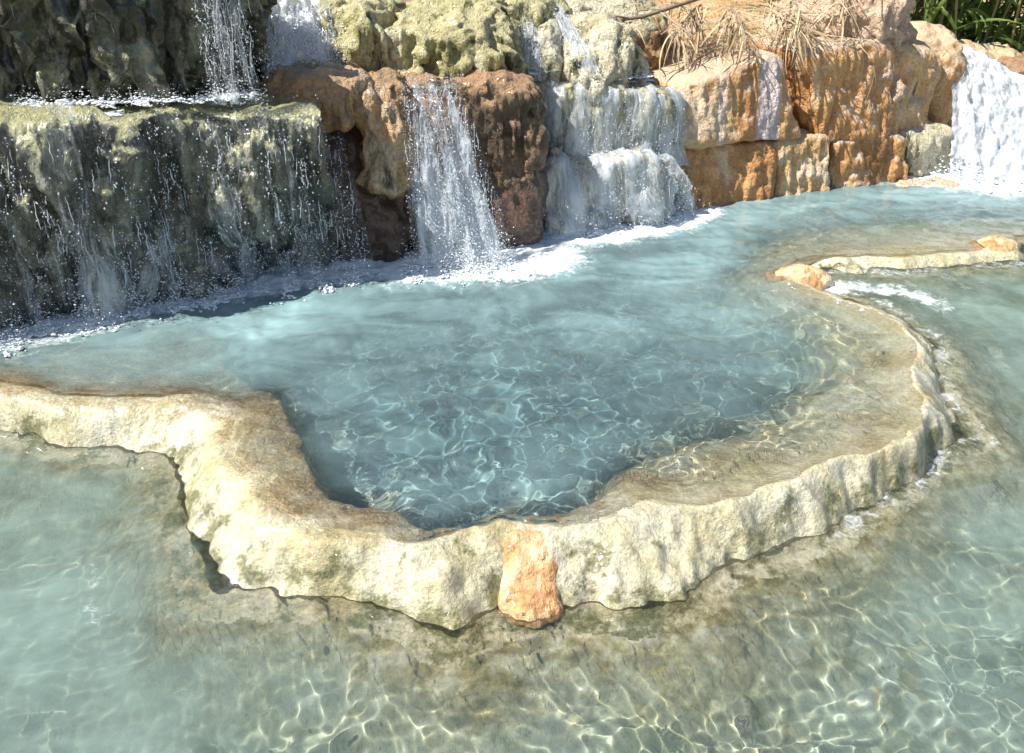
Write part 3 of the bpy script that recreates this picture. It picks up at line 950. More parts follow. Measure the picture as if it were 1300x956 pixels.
o, gA = ledge('mossy_ledge', A_lip, A_base, M['moss_wall'], back=0.75, ns=360, nt=170, amp=0.17, lump=0.45, flute=0.10, fine=0.012, seed=3, overhang=0.05, r=0.30)
tag(o, 'long dark mossy rock wall with a pale rounded top at lower left', 'rock wall')
o, gB = ledge('mossy_ledge', B_top, B_base, M['moss_wall'], back=0.9, ns=260, nt=110, amp=0.16, lump=0.35, flute=0.13, fine=0.013, seed=5, overhang=0.02, r=0.10)
tag(o, 'upper dark mossy rock wall cut off by the top left corner', 'rock wall')
o, gS1 = ledge('travertine_step', S1_lip, S1_base, M['moss_mound'], back=0.5, ns=120, nt=70, amp=0.06, lump=0.2, flute=0.06, seed=7, overhang=0.02)
tag(o, 'upper of two mossy rock steps under the double cascade', 'rock step', 'steps of the double cascade')
o, gS2 = ledge('travertine_step', S2_lip, S2_base, M['cream_rock'], back=0.3, ns=120, nt=70, amp=0.10, lump=0.16, flute=0.06, seed=9, overhang=0.03, r=0.14)
tag(o, 'lower cream-coloured rock step under the double cascade, meeting the pool', 'rock step', 'steps of the double cascade')

BL = {}
BL['ledge'] = [(-1.209, 3.95, 0.968), (-0.672, 3.95, 0.939), (-0.713, 3.86, 0.68), (-1.193, 3.8, 0.70), (-1.309, 4.5, 0.988), (-0.772, 4.5, 0.959), (-0.813, 4.41, 0.68), (-1.293, 4.35, 0.70)]
BL['hanging'] = [(-0.80, 3.93, 0.965), (-0.47, 3.97, 0.915), (-0.53, 3.95, 0.29), (-0.74, 3.93, 0.33), (-0.84, 4.53, 0.957), (-0.52, 4.57, 0.907), (-0.53, 4.55, 0.30), (-0.80, 4.53, 0.335)]
BL['recess'] = [(-1.10, 4.06, 0.80), (-0.47, 4.09, 0.58), (-0.50, 3.98, -0.14), (-1.10, 3.90, -0.16), (-1.12, 4.5, 0.80), (-0.53, 4.52, 0.6), (-0.56, 4.48, -0.14), (-1.135, 4.42, -0.16)]
BL['chute'] = [(-0.591, 4.15, 0.868), (-0.269, 4.17, 0.864), (-0.05, 4.10, -0.098), (-0.573, 4.0, -0.091), (-0.641, 4.75, 0.868), (-0.319, 4.77, 0.864), (-0.05, 4.67, -0.098), (-0.623, 4.6, -0.091)]
BL['brown'] = [(-0.36, 4.22, 0.915), (0.17, 4.28, 0.885), (0.20, 4.24, 0.28), (-0.20, 4.2, 0.28), (-0.44, 4.77, 0.89), (0.08, 4.83, 0.856), (0.11, 4.81, 0.28), (-0.30, 4.75, 0.28)]
BL['red'] = [(-0.20, 4.24, 0.56), (0.17, 4.27, 0.56), (0.24, 4.20, -0.09), (-0.10, 4.09, -0.08), (-0.24, 4.66, 0.56), (0.12, 4.69, 0.56), (0.17, 4.64, -0.09), (-0.14, 4.58, -0.08)]
BL['R1'] = [(1.02, 4.98, 0.731), (1.716, 5.28, 0.906), (1.951, 5.22, 0.317), (1.017, 4.86, 0.369), (0.72, 5.48, 0.771), (1.416, 5.78, 0.926), (1.651, 5.72, 0.317), (0.717, 5.36, 0.369)]
BL['R2'] = [(1.862, 5.32, 0.873), (2.582, 5.6, 0.942), (2.602, 5.46, 0.245), (2.031, 5.28, 0.27), (1.582, 5.92, 0.933), (2.302, 6.2, 1.002), (2.322, 6.06, 0.245), (1.751, 5.88, 0.27)]
BL['R3'] = [(2.536, 5.62, 0.91), (3.022, 5.86, 0.799), (2.956, 5.72, 0.202), (2.523, 5.5, 0.235), (2.286, 6.22, 0.91), (2.772, 6.46, 0.799), (2.706, 6.32, 0.202), (2.273, 6.1, 0.235)]
BL['L1'] = [(0.975, 4.92, 0.387), (1.728, 5.16, 0.348), (1.756, 5.08, -0.12), (1.063, 4.8, -0.12), (0.775, 5.42, 0.387), (1.528, 5.66, 0.348), (1.556, 5.58, -0.12), (0.863, 5.3, -0.12)]
BL['L2'] = [(1.673, 5.16, 0.378), (2.13, 5.3, 0.355), (2.194, 5.24, -0.12), (1.731, 5.1, -0.12), (1.473, 5.66, 0.378), (1.93, 5.8, 0.355), (1.994, 5.74, -0.12), (1.531, 5.6, -0.12)]
BL['L3'] = [(2.132, 5.32, 0.329), (2.712, 5.5, 0.319), (2.792, 5.46, -0.12), (2.189, 5.26, -0.12), (1.932, 5.82, 0.329), (2.512, 6.0, 0.319), (2.592, 5.96, -0.12), (1.989, 5.76, -0.12)]
BL['L4'] = [(2.674, 5.52, 0.335), (3.152, 5.72, 0.322), (3.26, 5.72, -0.12), (2.763, 5.5, -0.12), (2.474, 6.02, 0.335), (2.952, 6.22, 0.322), (3.06, 6.22, -0.12), (2.563, 6.0, -0.12)]
BL['T1'] = [(0.734, 5.35, 1.064), (1.016, 5.4, 1.068), (1.011, 5.3, 0.714), (0.717, 5.25, 0.684), (0.634, 5.85, 1.064), (0.916, 5.9, 1.068), (0.911, 5.8, 0.714), (0.617, 5.75, 0.684)]
BL['RR1'] = [(3.372, 6.3, 0.761), (4.061, 6.5, 0.688), (4.045, 6.2, 0.362), (3.593, 6.2, 0.535), (3.372, 6.9, 0.761), (4.061, 7.1, 0.688), (4.045, 6.8, 0.362), (3.593, 6.8, 0.535)]
BL['RR2'] = [(3.588, 6.1, 0.69), (4.119, 6.2, 0.686), (4.075, 6.0, 0.442), (3.617, 6.0, 0.475), (3.688, 6.6, 0.69), (4.219, 6.7, 0.686), (4.175, 6.5, 0.442), (3.717, 6.5, 0.475)]
BL['RR3'] = [(3.599, 5.95, 0.485), (4.09, 5.95, 0.474), (4.077, 5.6, -0.155), (3.83, 5.7, 0.104), (3.699, 6.45, 0.485), (4.19, 6.45, 0.474), (4.177, 6.1, -0.155), (3.93, 6.2, 0.104)]
BL['knob'] = [(-0.035, 1.835, 0.012), (0.14, 1.835, 0.008), (0.165, 1.585, -0.20), (-0.055, 1.565, -0.20), (-0.03, 1.97, -0.05), (0.13, 1.97, -0.05), (0.14, 1.90, -0.24), (-0.04, 1.88, -0.24)]
G1 = 'stacked travertine blocks of the right wall'
G2 = 'rocks between the central falls'
for key, nm, mat, kw, lab, grp in [
    ('ledge', 'rock_ledge', 'amber', dict(amp=0.06, p=3.6, flute=0.04, fine=0.010, seed=11), 'flat tan ledge rock left of the central fall, above the mossy wall', G2),
    ('hanging', 'boulder', 'amber', dict(amp=0.07, p=3.0, flute=0.05, fine=0.010, seed=12), 'amber and brown rock lobe hanging just left of the central fall', G2),
    ('recess', 'boulder', 'red', dict(amp=0.12, p=3, flute=0.04, seed=13), 'dark red-brown wet rock in the shaded recess under the amber lobe', G2),
    ('chute', 'boulder', 'brown', dict(amp=0.04, p=4, flute=0.02, seed=14), 'wet rock behind the central fall', G2),
    ('brown', 'boulder', 'brown', dict(amp=0.06, p=5, flute=0.05, fine=0.009, n=56, seed=15), 'dark brown rock with a craggy orange top right of the central fall', G2),
    ('red', 'boulder', 'red', dict(amp=0.05, p=2.7, flute=0.012, fine=0.005, seed=16), 'smooth reddish-brown rounded rock at the pool, below the dark brown rock', G2),
    ('R1', 'travertine_block', 'orange_a', dict(amp=0.03, lump=0.4, p=12, n=78, flute=0.024, fine=0.007, seed=21, shrink=0.957), 'big orange block with a pale lilac vertical stripe in the upper row', G1),
    ('R2', 'travertine_block', 'orange_b', dict(amp=0.045, lump=0.4, p=11, n=72, flute=0.03, fine=0.008, seed=22, shrink=0.957), 'tall rust-orange block under the pale flowstone hump in the upper row', G1),
    ('R3', 'travertine_block', 'orange_c', dict(amp=0.04, lump=0.35, p=11, n=58, flute=0.028, fine=0.008, seed=23, shrink=0.957), 'last block of the upper row, tawny, beside the white right-hand fall', G1),
    ('L1', 'travertine_block', 'orange_d', dict(amp=0.03, lump=0.3, p=11, n=66, flute=0.034, fine=0.009, seed=24, shrink=0.957), 'wide rust block of the lower row, next to the double cascade', G1),
    ('L2', 'travertine_block', 'orange_c', dict(amp=0.035, p=10, n=54, flute=0.034, fine=0.009, seed=25, shrink=0.957), 'tawny block with a white streak, second in the lower row', G1),
    ('L3', 'travertine_block', 'orange_b', dict(amp=0.035, p=10, n=54, flute=0.032, fine=0.009, seed=26, shrink=0.957), 'rust-orange block, third in the lower row from the double cascade', G1),
    ('L4', 'travertine_block', 'cream_rock', dict(amp=0.04, p=5, seed=27), 'pale tan block at the far right end of the lower row', G1),
    ('T1', 'boulder', 'amber', dict(amp=0.05, p=3.5, seed=28), 'small brown-streaked boulder above the big lilac-striped block', None),
    ('RR1', 'boulder', 'orange_c', dict(amp=0.05, p=4, seed=29), 'tan rock on the ridge right of the white fall, below the reeds', 'rocks right of the white fall'),
    ('RR2', 'boulder', 'brown', dict(amp=0.04, p=4, seed=30), 'dark brown rock at the right edge beside the white fall', 'rocks right of the white fall'),
    ('RR3', 'boulder', 'orange_a', dict(amp=0.05, p=4, seed=31), 'low orange rock behind the white fall at the right edge', 'rocks right of the white fall'),
    ('knob', 'boulder', 'peach', dict(amp=0.016, p=2.7, fine=0.006, flute=0.016, lump=0.12, n=44, seed=35), 'peach-orange knob of rock sticking out of the front of the rim', None),
]:
    o = block(nm, BL[key], M[mat], **kw)
    tag(o, lab, 'rock', grp)
    if key == 'knob':
        receivers.append(o)

DM = dict(m1a=(-0.87, 4.80, 0.753, 0.32, 0.42, 0.50), m1b=(-0.326, 4.9, 0.736, 0.406, 0.5, 0.50), m2=(0.039, 5.385, 0.91, 0.283, 0.45, 0.4),
          m3=(0.197, 5.025, 0.754, 0.112, 0.25, 0.34), m4=(0.50, 5.105, 0.709, 0.261, 0.35, 0.39), m5=(0.618, 5.75, 0.962, 0.412, 0.4, 0.20),
          mt=(2.297, 6.05, 0.675, 0.454, 0.5, 0.56), mt2=(2.991, 6.27, 0.515, 0.306, 0.4, 0.42), i1=(1.47, 3.81, -0.095, 0.19, 0.09, 0.135), i2=(1.80, 4.0, -0.16, 0.13, 0.11, 0.13))
G3 = 'mossy mounds above the pool'
for key, mat, kw, lab, cat, grp in [
    ('m1a', 'moss_mound', dict(seed=41, amp=0.10, flute=0.075, fine=0.011), 'olive mossy mound with a tan left flank, right of the upper left fall', 'mound', G3),
    ('m1b', 'moss_mound', dict(seed=42, amp=0.09, n=60, flute=0.085, fine=0.011), 'largest pale green mossy mound, above the central fall', 'mound', G3),
    ('m2', 'moss_mound', dict(seed=43, amp=0.08, flute=0.06), 'mossy mound at the top edge behind the largest mound', 'mound', G3),
    ('m3', 'cream_rock', dict(seed=44, amp=0.03), 'small cream and green rock hump between the two white upper rills', 'mound', G3),
    ('m4', 'cream_rock', dict(seed=45, amp=0.08, flute=0.055, fine=0.011), 'pale cream mound washed by water above the double cascade', 'mound', G3),
    ('m5', 'cream_rock', dict(seed=46), 'flat pale ledge at the top edge behind the cream mound', 'mound', G3),
    ('mt', 'pink', dict(seed=47, amp=0.12, n=60, flute=0.05, fine=0.011), 'pale pinkish flowstone hump on top of the right wall', 'mound', None),
    ('mt2', 'orange_c', dict(seed=48, amp=0.05), 'tan rounded rock between the flowstone hump and the white fall', 'rock', None),
    ('i1', 'peach', dict(seed=49, amp=0.025, flute=0.01, p=2.4, n=30), 'small orange-topped rock poking out of the pool at the rim\'s far end', 'rock', None),
    ('i2', 'cream_rock', dict(seed=50, amp=0.02, flute=0.005, p=2.4, n=30), 'grey-green sunken rock just behind the small orange-topped rock', 'rock', None),
]:
    o = dome('mound' if cat == 'mound' else 'boulder', DM[key], M[mat], **kw)
    tag(o, lab, cat, grp)
    if key in ('i1', 'i2'):
        receivers.append(o)
o = dome('boulder', (2.70, 4.24, -0.05, 0.13, 0.11, 0.075), M['peach'], n=26, seed=51, amp=0.03, flute=0.01)
tag(o, 'orange lump at the right-hand tip of the low flat ledge', 'rock')
receivers.append(o)
o = dome('boulder', (2.86, 5.42, -0.07, 0.30, 0.15, 0.085), M['pink'], n=30, seed=52, amp=0.03, flute=0.0)
tag(o, 'low cream ledge stone at the foot of the last lower-row block', 'rock')
receivers.append(o)
o = dome('boulder', (3.62, 5.22, -0.05, 0.12, 0.10, 0.09), M['cream_rock'], n=26, seed=53, amp=0.02, flute=0.0)
tag(o, 'small mossy stone in the water at the right edge, below the white fall', 'rock')
receivers.append(o)
o = block('boulder', [(-1.36, 4.40, 1.28), (-0.90, 4.68, 1.24), (-0.86, 4.36, 0.70), (-1.30, 4.14, 0.70), (-1.4, 5.0, 1.30), (-1.0, 5.1, 1.30), (-1.0, 5.0, 0.7), (-1.4, 4.9, 0.7)], M['moss_mound'], p=5, seed=54, amp=0.05)
tag(o, 'mossy rock under the white upper left fall', 'rock')
for r_ in receivers:
    r_.cycles.is_caustics_receiver = True
for c_ in casters:
    c_.cycles.is_caustics_caster = True
    c_.cycles.is_caustics_receiver = False


# ------------------------------------------------------------------ small basins on the ledges
def basin(name, poly, z, seed, foam_line=None, foam_w=0.06):
    poly = np.array(poly)
    x0, y0 = poly.min(0) - 0.02
    x1, y1 = poly.max(0) + 0.02
    X, Y_ = np.meshgrid(np.arange(x0, x1, 0.02), np.arange(y0, y1, 0.02), indexing='ij')
    P = np.stack([X.ravel(), Y_.ravel()], 1)
    k = inside(P, poly)
    p3 = np.concatenate([P, np.zeros((len(P), 1))], 1)
    zz = (z(P[:, 0]) if callable(z) else z) + 0.010 * fbm(p3, 0.1, 3, seed)
    f = gridfaces(*X.shape)
    f = f[k[f].all(1)]
    v = np.concatenate([P, np.asarray(zz)[:, None]], 1)
    fo = 0.40 * np.exp(-(polydist(P, foam_line) / foam_w) ** 2) if foam_line is not None else 0 * P[:, 0]
    used, f = compact(v, f)
    o = mk(name, v[used], f, M['water_low'], attrs={'milk': np.full(len(used), 0.45), 'depth': np.full(len(used), 0.3), 'foam': fo[used]})
    tag(o, kind='structure')
    return o


basin('basin_water', [(-3.3, 2.95), (-2.36, 3.22), (-2.03, 3.36), (-1.76, 3.45), (-1.52, 3.58), (-1.31, 3.66), (-1.1, 3.70), (-1.1, 3.95), (-1.35, 4.0), (-1.5, 3.85), (-2.2, 3.7), (-3.3, 3.6)],
      lambda x: np.interp(x, [-3.3, -2.0, -1.5, -1.0], [0.89, 0.865, 0.845, 0.83]), 61, [(-3.3, 3.4), (-2.6, 3.54), (-2.2, 3.56), (-1.75, 3.61), (-1.42, 3.66), (-1.2, 3.8), (-1.15, 3.95)], 0.10)
basin('basin_water', [(-0.72, 4.18), (-0.25, 4.2), (0.1, 4.6), (0.3, 4.75), (0.3, 5.0), (-1.2, 4.9), (-1.1, 4.45), (-0.75, 4.5)], 0.850, 62, [(-1.1, 4.5), (-0.7, 4.55), (-0.3, 4.5), (0.1, 4.65)], 0.07)
basin('basin_water', [(0.08, 4.74), (0.4, 4.75), (0.68, 4.80), (0.86, 4.86), (0.8, 5.2), (0.1, 5.1)], 0.770, 63, [(0.1, 4.86), (0.5, 4.84), (0.85, 4.92)], 0.12)

# ------------------------------------------------------------------ falls
_ib = bmesh.new()
bmesh.ops.create_icosphere(_ib, subdivisions=1, radius=1)
ICO_V = np.array([v.co[:] for v in _ib.verts])
ICO_F = np.array([[v.index for v in f.verts] for f in _ib.faces])
_ib.free()


def blobs(P, S):
    """many small rounded drops, sizes S (N,3)"""
    n = len(P)
    v = (ICO_V[None] * S[:, None, :] + P[:, None, :]).reshape(-1, 3)
    f = (ICO_F[None] + (np.arange(n) * len(ICO_V))[:, None, None]).reshape(-1, 3)
    return v, f


def droplets(name, P, rng, smin, smax, parent, elong=1.6, mat='drop'):
    n = len(P)
    s = smin * (smax / smin) ** (rng.rand(n) ** 2.2)
    S = np.stack([s * rng.uniform(0.7, 1.2, n), s * rng.uniform(0.7, 1.2, n), s * rng.uniform(0.8, elong, n)], 1)
    v, f = blobs(P, S)
    o = mk(name, v, f, M[mat], parent)
    o['kind'] = 'stuff'
    return o


def strands(name, starts, dirs, rng, length, r0, parent, wob=0.005, seg=10, fall=True):
    """thin broken threads of water"""
    n = len(starts)
    sides = 5
    V, Fc = [], []
    ang = np.linspace(0, 2 * math.pi, sides, endpoint=False)
    for i in range(n):
        u = np.linspace(0, 1, seg)
        Ln = length[i]
        p = np.array(starts[i])[None] + np.outer(u, dirs[i]) * Ln
        p[:, :2] += wob * np.cumsum(rng.normal(size=(seg, 2)), 0) * 0.35
        rr = r0 * rng.uniform(0.5, 1.3) * (0.55 + 0.9 * rng.rand(seg)) * np.sin(np.pi * np.clip(u * 0.96 + 0.02, 0, 1)) ** 0.4
        c = np.stack([np.cos(ang), np.sin(ang), 0 * ang], 1)
        pts = p[:, None] + rr[:, None, None] * c[None]
        b = len(V) * seg * sides
        V.append(pts.reshape(-1, 3))
        k = np.arange(seg - 1)[:, None] * sides + np.arange(sides)[None]
        k2 = np.arange(seg - 1)[:, None] * sides + (np.arange(sides)[None] + 1) % sides
        Fc.append(np.stack([k, k2, k2 + sides, k + sides], -1).reshape(-1, 4) + b)
    o = mk(name, np.concatenate(V), np.concatenate(Fc), M['drop'], parent)
    o['kind'] = 'stuff'
    return o


def waterfall(name, full, label, mat, off=0.03, group='falls and rills', start=0.2, seed=1, n_drop=1500, n_strand=90, dens=None, smax=0.0040, throw=0.10, spread=0.06, nz=0.02, smin=0.0010, strand_r=0.0014, cover=None, soft=0.0, calm_it=14):
    """a veil hugging the ledge surface, its threads and its flying drops"""
    rng = np.random.RandomState(seed)
    ns, nt, _ = full.shape
    k0 = int(nt * start)
    g = full[:, k0:].copy()
    for _ in range(calm_it):                                 # water bridges the small hollows of the rock
        g[1:-1] = 0.25 * g[:-2] + 0.5 * g[1:-1] + 0.25 * g[2:]
        g[:, 1:-1] = 0.25 * g[:, :-2] + 0.5 * g[:, 1:-1] + 0.25 * g[:, 2:]
    m = g.shape[1]
    f = gridfaces(ns, m)
    w = g.reshape(-1, 3)
    nn = vnormals(w, f)
    if nn[:, 2].mean() < 0:
        nn = -nn
    T = np.tile(np.linspace(0, 1, m), ns)
    Sx = np.repeat(np.linspace(0, 1, ns), m)
    push = off * (0.35 + 0.65 * sm(T / 0.35)) + throw * 0.35 * sm(T) * fbm(np.stack([Sx * 9, T * 0, T * 0], 1), 1.0, 2, seed)
    w = w + nn * (push + nz * fbm(w * np.array([1, 1, 0.3]), 0.06, 3, seed + 1))[:, None]
    d = np.full(ns * m, 0.5) if dens is None else dens(Sx, T)
    if soft:
        e = np.minimum(Sx, 1 - Sx) + 0.05 * fbm(np.stack([Sx * 0 + (Sx > 0.5) * 9, T * 4, 0 * T], 1), 1.0, 3, seed + 4)
        d = d - soft * (1 - sm(e / 0.22))
    base = full[ns // 2, -1].copy()
    root = empty(name, (float(base[0]), float(base[1]), float(full[:, :, 2].min())))
    tag(root, label, 'waterfall', group)
    mk('veil', w, f, M[mat], root, attrs={'dens': d}, uv=grid_uv(g))
    W = w.reshape(ns, m, 3)
    N = nn.reshape(ns, m, 3)
    cov = cover if cover is not None else (lambda s: np.ones_like(s))
    if n_drop:
        cl_s = rng.rand(max(6, n_drop // 60))
        s = np.where(rng.rand(n_drop) < 0.65, rng.choice(cl_s, n_drop) + rng.normal(size=n_drop) * 0.012, rng.rand(n_drop))
        s = np.clip(s, 0, 0.999)
        k = rng.rand(n_drop) < cov(s)
        s = s[k]
        q = len(s)
        t = np.clip(rng.beta(1.6, 1.0, q), 0, 0.999)
        a, b = (s * (ns - 1)).astype(int), (t * (m - 1)).astype(int)
        P = W[a, b] + N[a, b] * np.abs(rng.normal(size=q))[:, None] * spread * (0.2 + 0.8 * t[:, None]) + rng.normal(size=(q, 3)) * 0.008
        droplets('droplets', P, rng, smin, smax, root)
    if n_strand:
        s = rng.rand(n_strand)
        s = s[rng.rand(n_strand) < cov(s)]
        q = len(s)
        t = rng.uniform(0.15, 0.75, q)
        a, b = (s * (ns - 1)).astype(int), (t * (m - 1)).astype(int)
        St = W[a, b] + N[a, b] * rng.uniform(0.0, spread * 0.8, q)[:, None]
        Dn = np.stack([rng.normal(size=q) * 0.08, rng.normal(size=q) * 0.05 - 0.06, -np.ones(q)], 1)
        room = np.maximum(0.05, St[:, 2] - full[:, -1, 2].mean() - 0.05)
        strands('threads', St, Dn, rng, np.minimum(room, rng.uniform(0.02, 0.13, q)), strand_r, root)
    return root


waterfall('waterfall', gA, 'wide thin veil of water running down the long lower left mossy wall', 'veil', off=0.035, start=0.30, seed=101, n_drop=12000, n_strand=240,
          dens=lambda s, t: 0.48 + 0.18 * np.sin(s * 40) * np.sin(s * 17 + 1) + 0.20 * sm((t - 0.25) / 0.6), spread=0.07, smax=0.0046)
waterfall('waterfall', gB, 'thin veil of water over the upper mossy wall in the top left corner', 'veil', off=0.03, start=0.42, seed=102, n_drop=2200, n_strand=140,
          dens=lambda s, t: 0.46 + 0.16 * np.sin(s * 31 + 2) + 0.5 * sm((s - 0.78) / 0.1) * (s < 0.93), spread=0.06)
waterfall('waterfall', gS1, 'short curtain of water over the upper step of the double cascade', 'veil_thick', off=0.03, start=0.28, seed=103, n_drop=1800, n_strand=60,
          dens=lambda s, t: 0.62 + 0.12 * np.sin(s * 43) + 0.18 * t, spread=0.05)
waterfall('waterfall', gS2, 'splashing curtain over the lower step of the double cascade', 'veil_thick', off=0.03, start=0.15, seed=104, n_drop=3400, n_strand=80,
          dens=lambda s, t: 0.66 + 0.14 * np.sin(s * 31 + 1) + 0.16 * t, spread=0.08, smax=0.0042)


def sheet(left, right, ns, nt, sag=None):
    l, r = resample(left, nt, 1), resample(right, nt, 1)
    u = np.linspace(0, 1, ns)[:, None, None]
    return l[None] * (1 - u) + r[None] * u


# central fall, from the lip between the amber lobe and the brown rock, fanning out as it drops
CL = [(-0.66, 4.34, 0.870), (-0.60, 4.20, 0.868), (-0.55, 4.08, 0.835), (-0.53, 3.98, 0.62), (-0.52, 3.90, 0.30), (-0.50, 3.87, 0.0)]
CR = [(-0.22, 4.34, 0.870), (-0.26, 4.20, 0.868), (-0.25, 4.10, 0.835), (-0.16, 4.03, 0.62), (-0.06, 3.98, 0.30), (0.02, 3.95, 0.0)]
waterfall('waterfall', sheet(CL, CR, 90, 90), 'central fall fanning out between the amber and brown rocks', 'veil_thick', off=0.01, soft=0.5, start=0.0, seed=105, n_drop=4200, n_strand=110,
          dens=lambda s, t: 0.48 + 0.08 * np.sin(s * 26) + 0.40 * sm(t / 0.85) - 0.12 * sm((0.16 - t) / 0.1), spread=0.06, smax=0.0042, throw=0.12)
# spray between wall and recess
XL = [(-1.02, 3.92, 0.80), (-1.03, 3.86, 0.55), (-1.06, 3.78, 0.25), (-1.06, 3.74, 0.0)]
XR = [(-0.84, 3.98, 0.70), (-0.80, 3.90, 0.52), (-0.74, 3.86, 0.25), (-0.70, 3.84, 0.0)]
waterfall('waterfall', sheet(XL, XR, 40, 60), 'thin spray in the dark recess between the mossy wall and amber lobe', 'veil', off=0.01, soft=0.5, start=0.0, seed=106, n_drop=900, n_strand=60,
          dens=lambda s, t: 0.42 + 0.1 * t, spread=0.07)
# right white fall
RL = [(3.06, 6.28, 0.80), (3.087, 6.1, 0.79), (3.12, 5.95, 0.62), (3.113, 5.78, 0.33), (3.079, 5.58, 0.0)]
RR_ = [(3.30, 6.40, 0.77), (3.40, 6.2, 0.75), (3.72, 5.95, 0.56), (4.05, 5.7, 0.33), (4.45, 5.35, -0.03)]
waterfall('waterfall', sheet(RL, RR_, 110, 110), 'broad foaming white fall rushing down at the right edge', 'rush', off=0.02, start=0.0, seed=107, n_drop=3000, n_strand=90,
          dens=lambda s, t: 0.72 - 0.25 * sm((0.12 - s) / 0.12), spread=0.05, nz=0.035, throw=0.15, smin=0.0012, smax=0.0042, strand_r=0.0020)
# upper left fall
UL = [(-1.36, 4.36, 1.30), (-1.30, 4.24, 1.16), (-1.24, 4.12, 1.0), (-1.20, 4.02, 0.90)]
UR = [(-0.98, 4.62, 1.27), (-0.95, 4.50, 1.12), (-0.90, 4.38, 0.98), (-0.86, 4.26, 0.90)]
waterfall('waterfall', sheet(UL, UR, 60, 60), 'white fall tumbling beside the olive mound at upper left', 'rush', off=0.02, soft=0.5, start=0.0, seed=108, n_drop=1800, n_strand=120,
          dens=lambda s, t: 0.66 + 0.14 * np.sin(s * 20), spread=0.06, nz=0.04, smin=0.0015, smax=0.005, strand_r=0.0024)
# stream off the right end of the upper wall
BLs = [(-1.34, 3.66, 1.52), (-1.33, 3.60, 1.25), (-1.31, 3.58, 1.05), (-1.30, 3.57, 0.89)]
BRs = [(-1.17, 3.80, 1.46), (-1.16, 3.74, 1.22), (-1.14, 3.72, 1.02), (-1.12, 3.71, 0.87)]
waterfall('waterfall', sheet(BLs, BRs, 50, 70), 'lacy stream pouring off the right end of the upper left wall', 'veil_thick', off=0.01, soft=0.4, start=0.0, seed=111, n_drop=1500, n_strand=90,
          dens=lambda s, t: 0.50 + 0.12 * np.sin(s * 18), spread=0.06, throw=0.15)
# rills on the mounds
for i, (l, r, lab, sd) in enumerate([
    ([(0.03, 5.10, 1.14), (0.06, 4.92, 1.02), (0.06, 4.80, 0.90), (0.06, 4.76, 0.79)], [(0.13, 5.10, 1.14), (0.16, 4.90, 1.04), (0.19, 4.76, 0.92), (0.20, 4.72, 0.79)], 'white rill running down right beside the largest mossy mound', 109),
    ([(0.14, 5.35, 1.20), (0.24, 5.05, 1.08), (0.30, 4.86, 0.95), (0.34, 4.78, 0.79)], [(0.24, 5.35, 1.18), (0.36, 5.00, 1.08), (0.46, 4.80, 0.95), (0.56, 4.74, 0.79)], 'white rill between the small hump and the cream mound', 110)]):
    waterfall('waterfall', sheet(l, r, 30, 50), lab, 'rush', off=0.02, soft=0.5, start=0.0, seed=sd, n_drop=700, n_strand=50, dens=lambda s, t: 0.46 + 0 * s, spread=0.04, nz=0.02, smin=0.0018, smax=0.0042)


# foam heaped at the feet of the falls
def foam_heap(name, line, width, n, label, seed, smax=0.009, hgt=0.085, z0=0.0, off=0.05):
    rng = np.random.RandomState(seed)
    ln = resample(line, 200, 0)
    a = rng.randint(0, 200, n * 3)
    base = ln[a].copy()
    tan = np.gradient(ln, axis=0)[a]
    tan /= np.linalg.norm(tan, axis=1)[:, None] + 1e-9
    nor = np.stack([tan[:, 1], -tan[:, 0]], 1)
    d = off + np.abs(rng.normal(size=len(a))) * width
    p = base + nor * d[:, None] + rng.normal(size=(len(a), 2)) * 0.02
    p3 = np.concatenate([p, np.zeros((len(a), 1))], 1)
    k = fbm(p3, 0.10, 4, seed) + 0.3 > (d - off) / width * 0.42
    p, d = p[k][:n], d[k][:n]
    q = len(p)
    lift = np.abs(rng.normal(size=q)) * hgt * np.exp(-((d - off) / width) ** 2) * (rng.rand(q) < 0.45)
    s = 0.0025 * (smax / 0.0025) ** (rng.rand(q) ** 1.8)
    s = np.where(lift > 0.015, s * 0.5, s)
    S = np.stack([s * rng.uniform(0.8, 1.8, q), s * rng.uniform(0.8, 1.6, q), s * rng.uniform(0.4, 0.8, q)], 1)
    P = np.concatenate([p, (z0 + 0.003 + 0.012 * fbm(np.concatenate([p, 0 * p[:, :1]], 1), 0.07, 2, seed + 1) + lift)[:, None]], 1)
    v, f = blobs(P, S)
    o = mk(name, v, f, M['foam'])
    tag(o, label, 'foam', None, 'stuff')


foam_heap('foam', [(-2.45, 2.98), (-2.16, 3.10), (-1.9, 3.25), (-1.6, 3.44), (-1.3, 3.60), (-1.0, 3.70), (-0.75, 3.80)], 0.09, 9500, 'white foam along the foot of the lower left wall', 201, off=0.0)
foam_heap('foam', [(-0.55, 3.86), (-0.25, 3.86), (0.05, 3.95)], 0.13, 5000, 'white foam below the central fall', 202, off=-0.03)
foam_heap('foam', [(0.12, 4.38), (0.6, 4.44), (0.95, 4.64), (1.1, 4.8)], 0.06, 2600, 'white foam along the foot of the double cascade', 203, off=-0.02)
foam_heap('foam', [(3.0, 5.60), (3.3, 5.48), (3.9, 5.32)], 0.16, 3600, 'white foam below the right-hand white fall', 204, smax=0.022, off=-0.05)
foam_heap('foam', [(-2.9, 3.38), (-2.2, 3.52), (-1.75, 3.58), (-1.42, 3.64), (-1.2, 3.78)], 0.07, 5200, 'white foam on the ledge at the foot of the upper left wall', 205, z0=0.900, off=-0.01, hgt=0.035)
foam_heap('foam', [(0.12, 4.82), (0.5, 4.8), (0.85, 4.9)], 0.05, 1500, 'white foam on the ledge above the double cascade', 206, z0=0.79, off=-0.08, hgt=0.03)

# ------------------------------------------------------------------ dead fronds, branch and reeds
rng = np.random.RandomState(77)


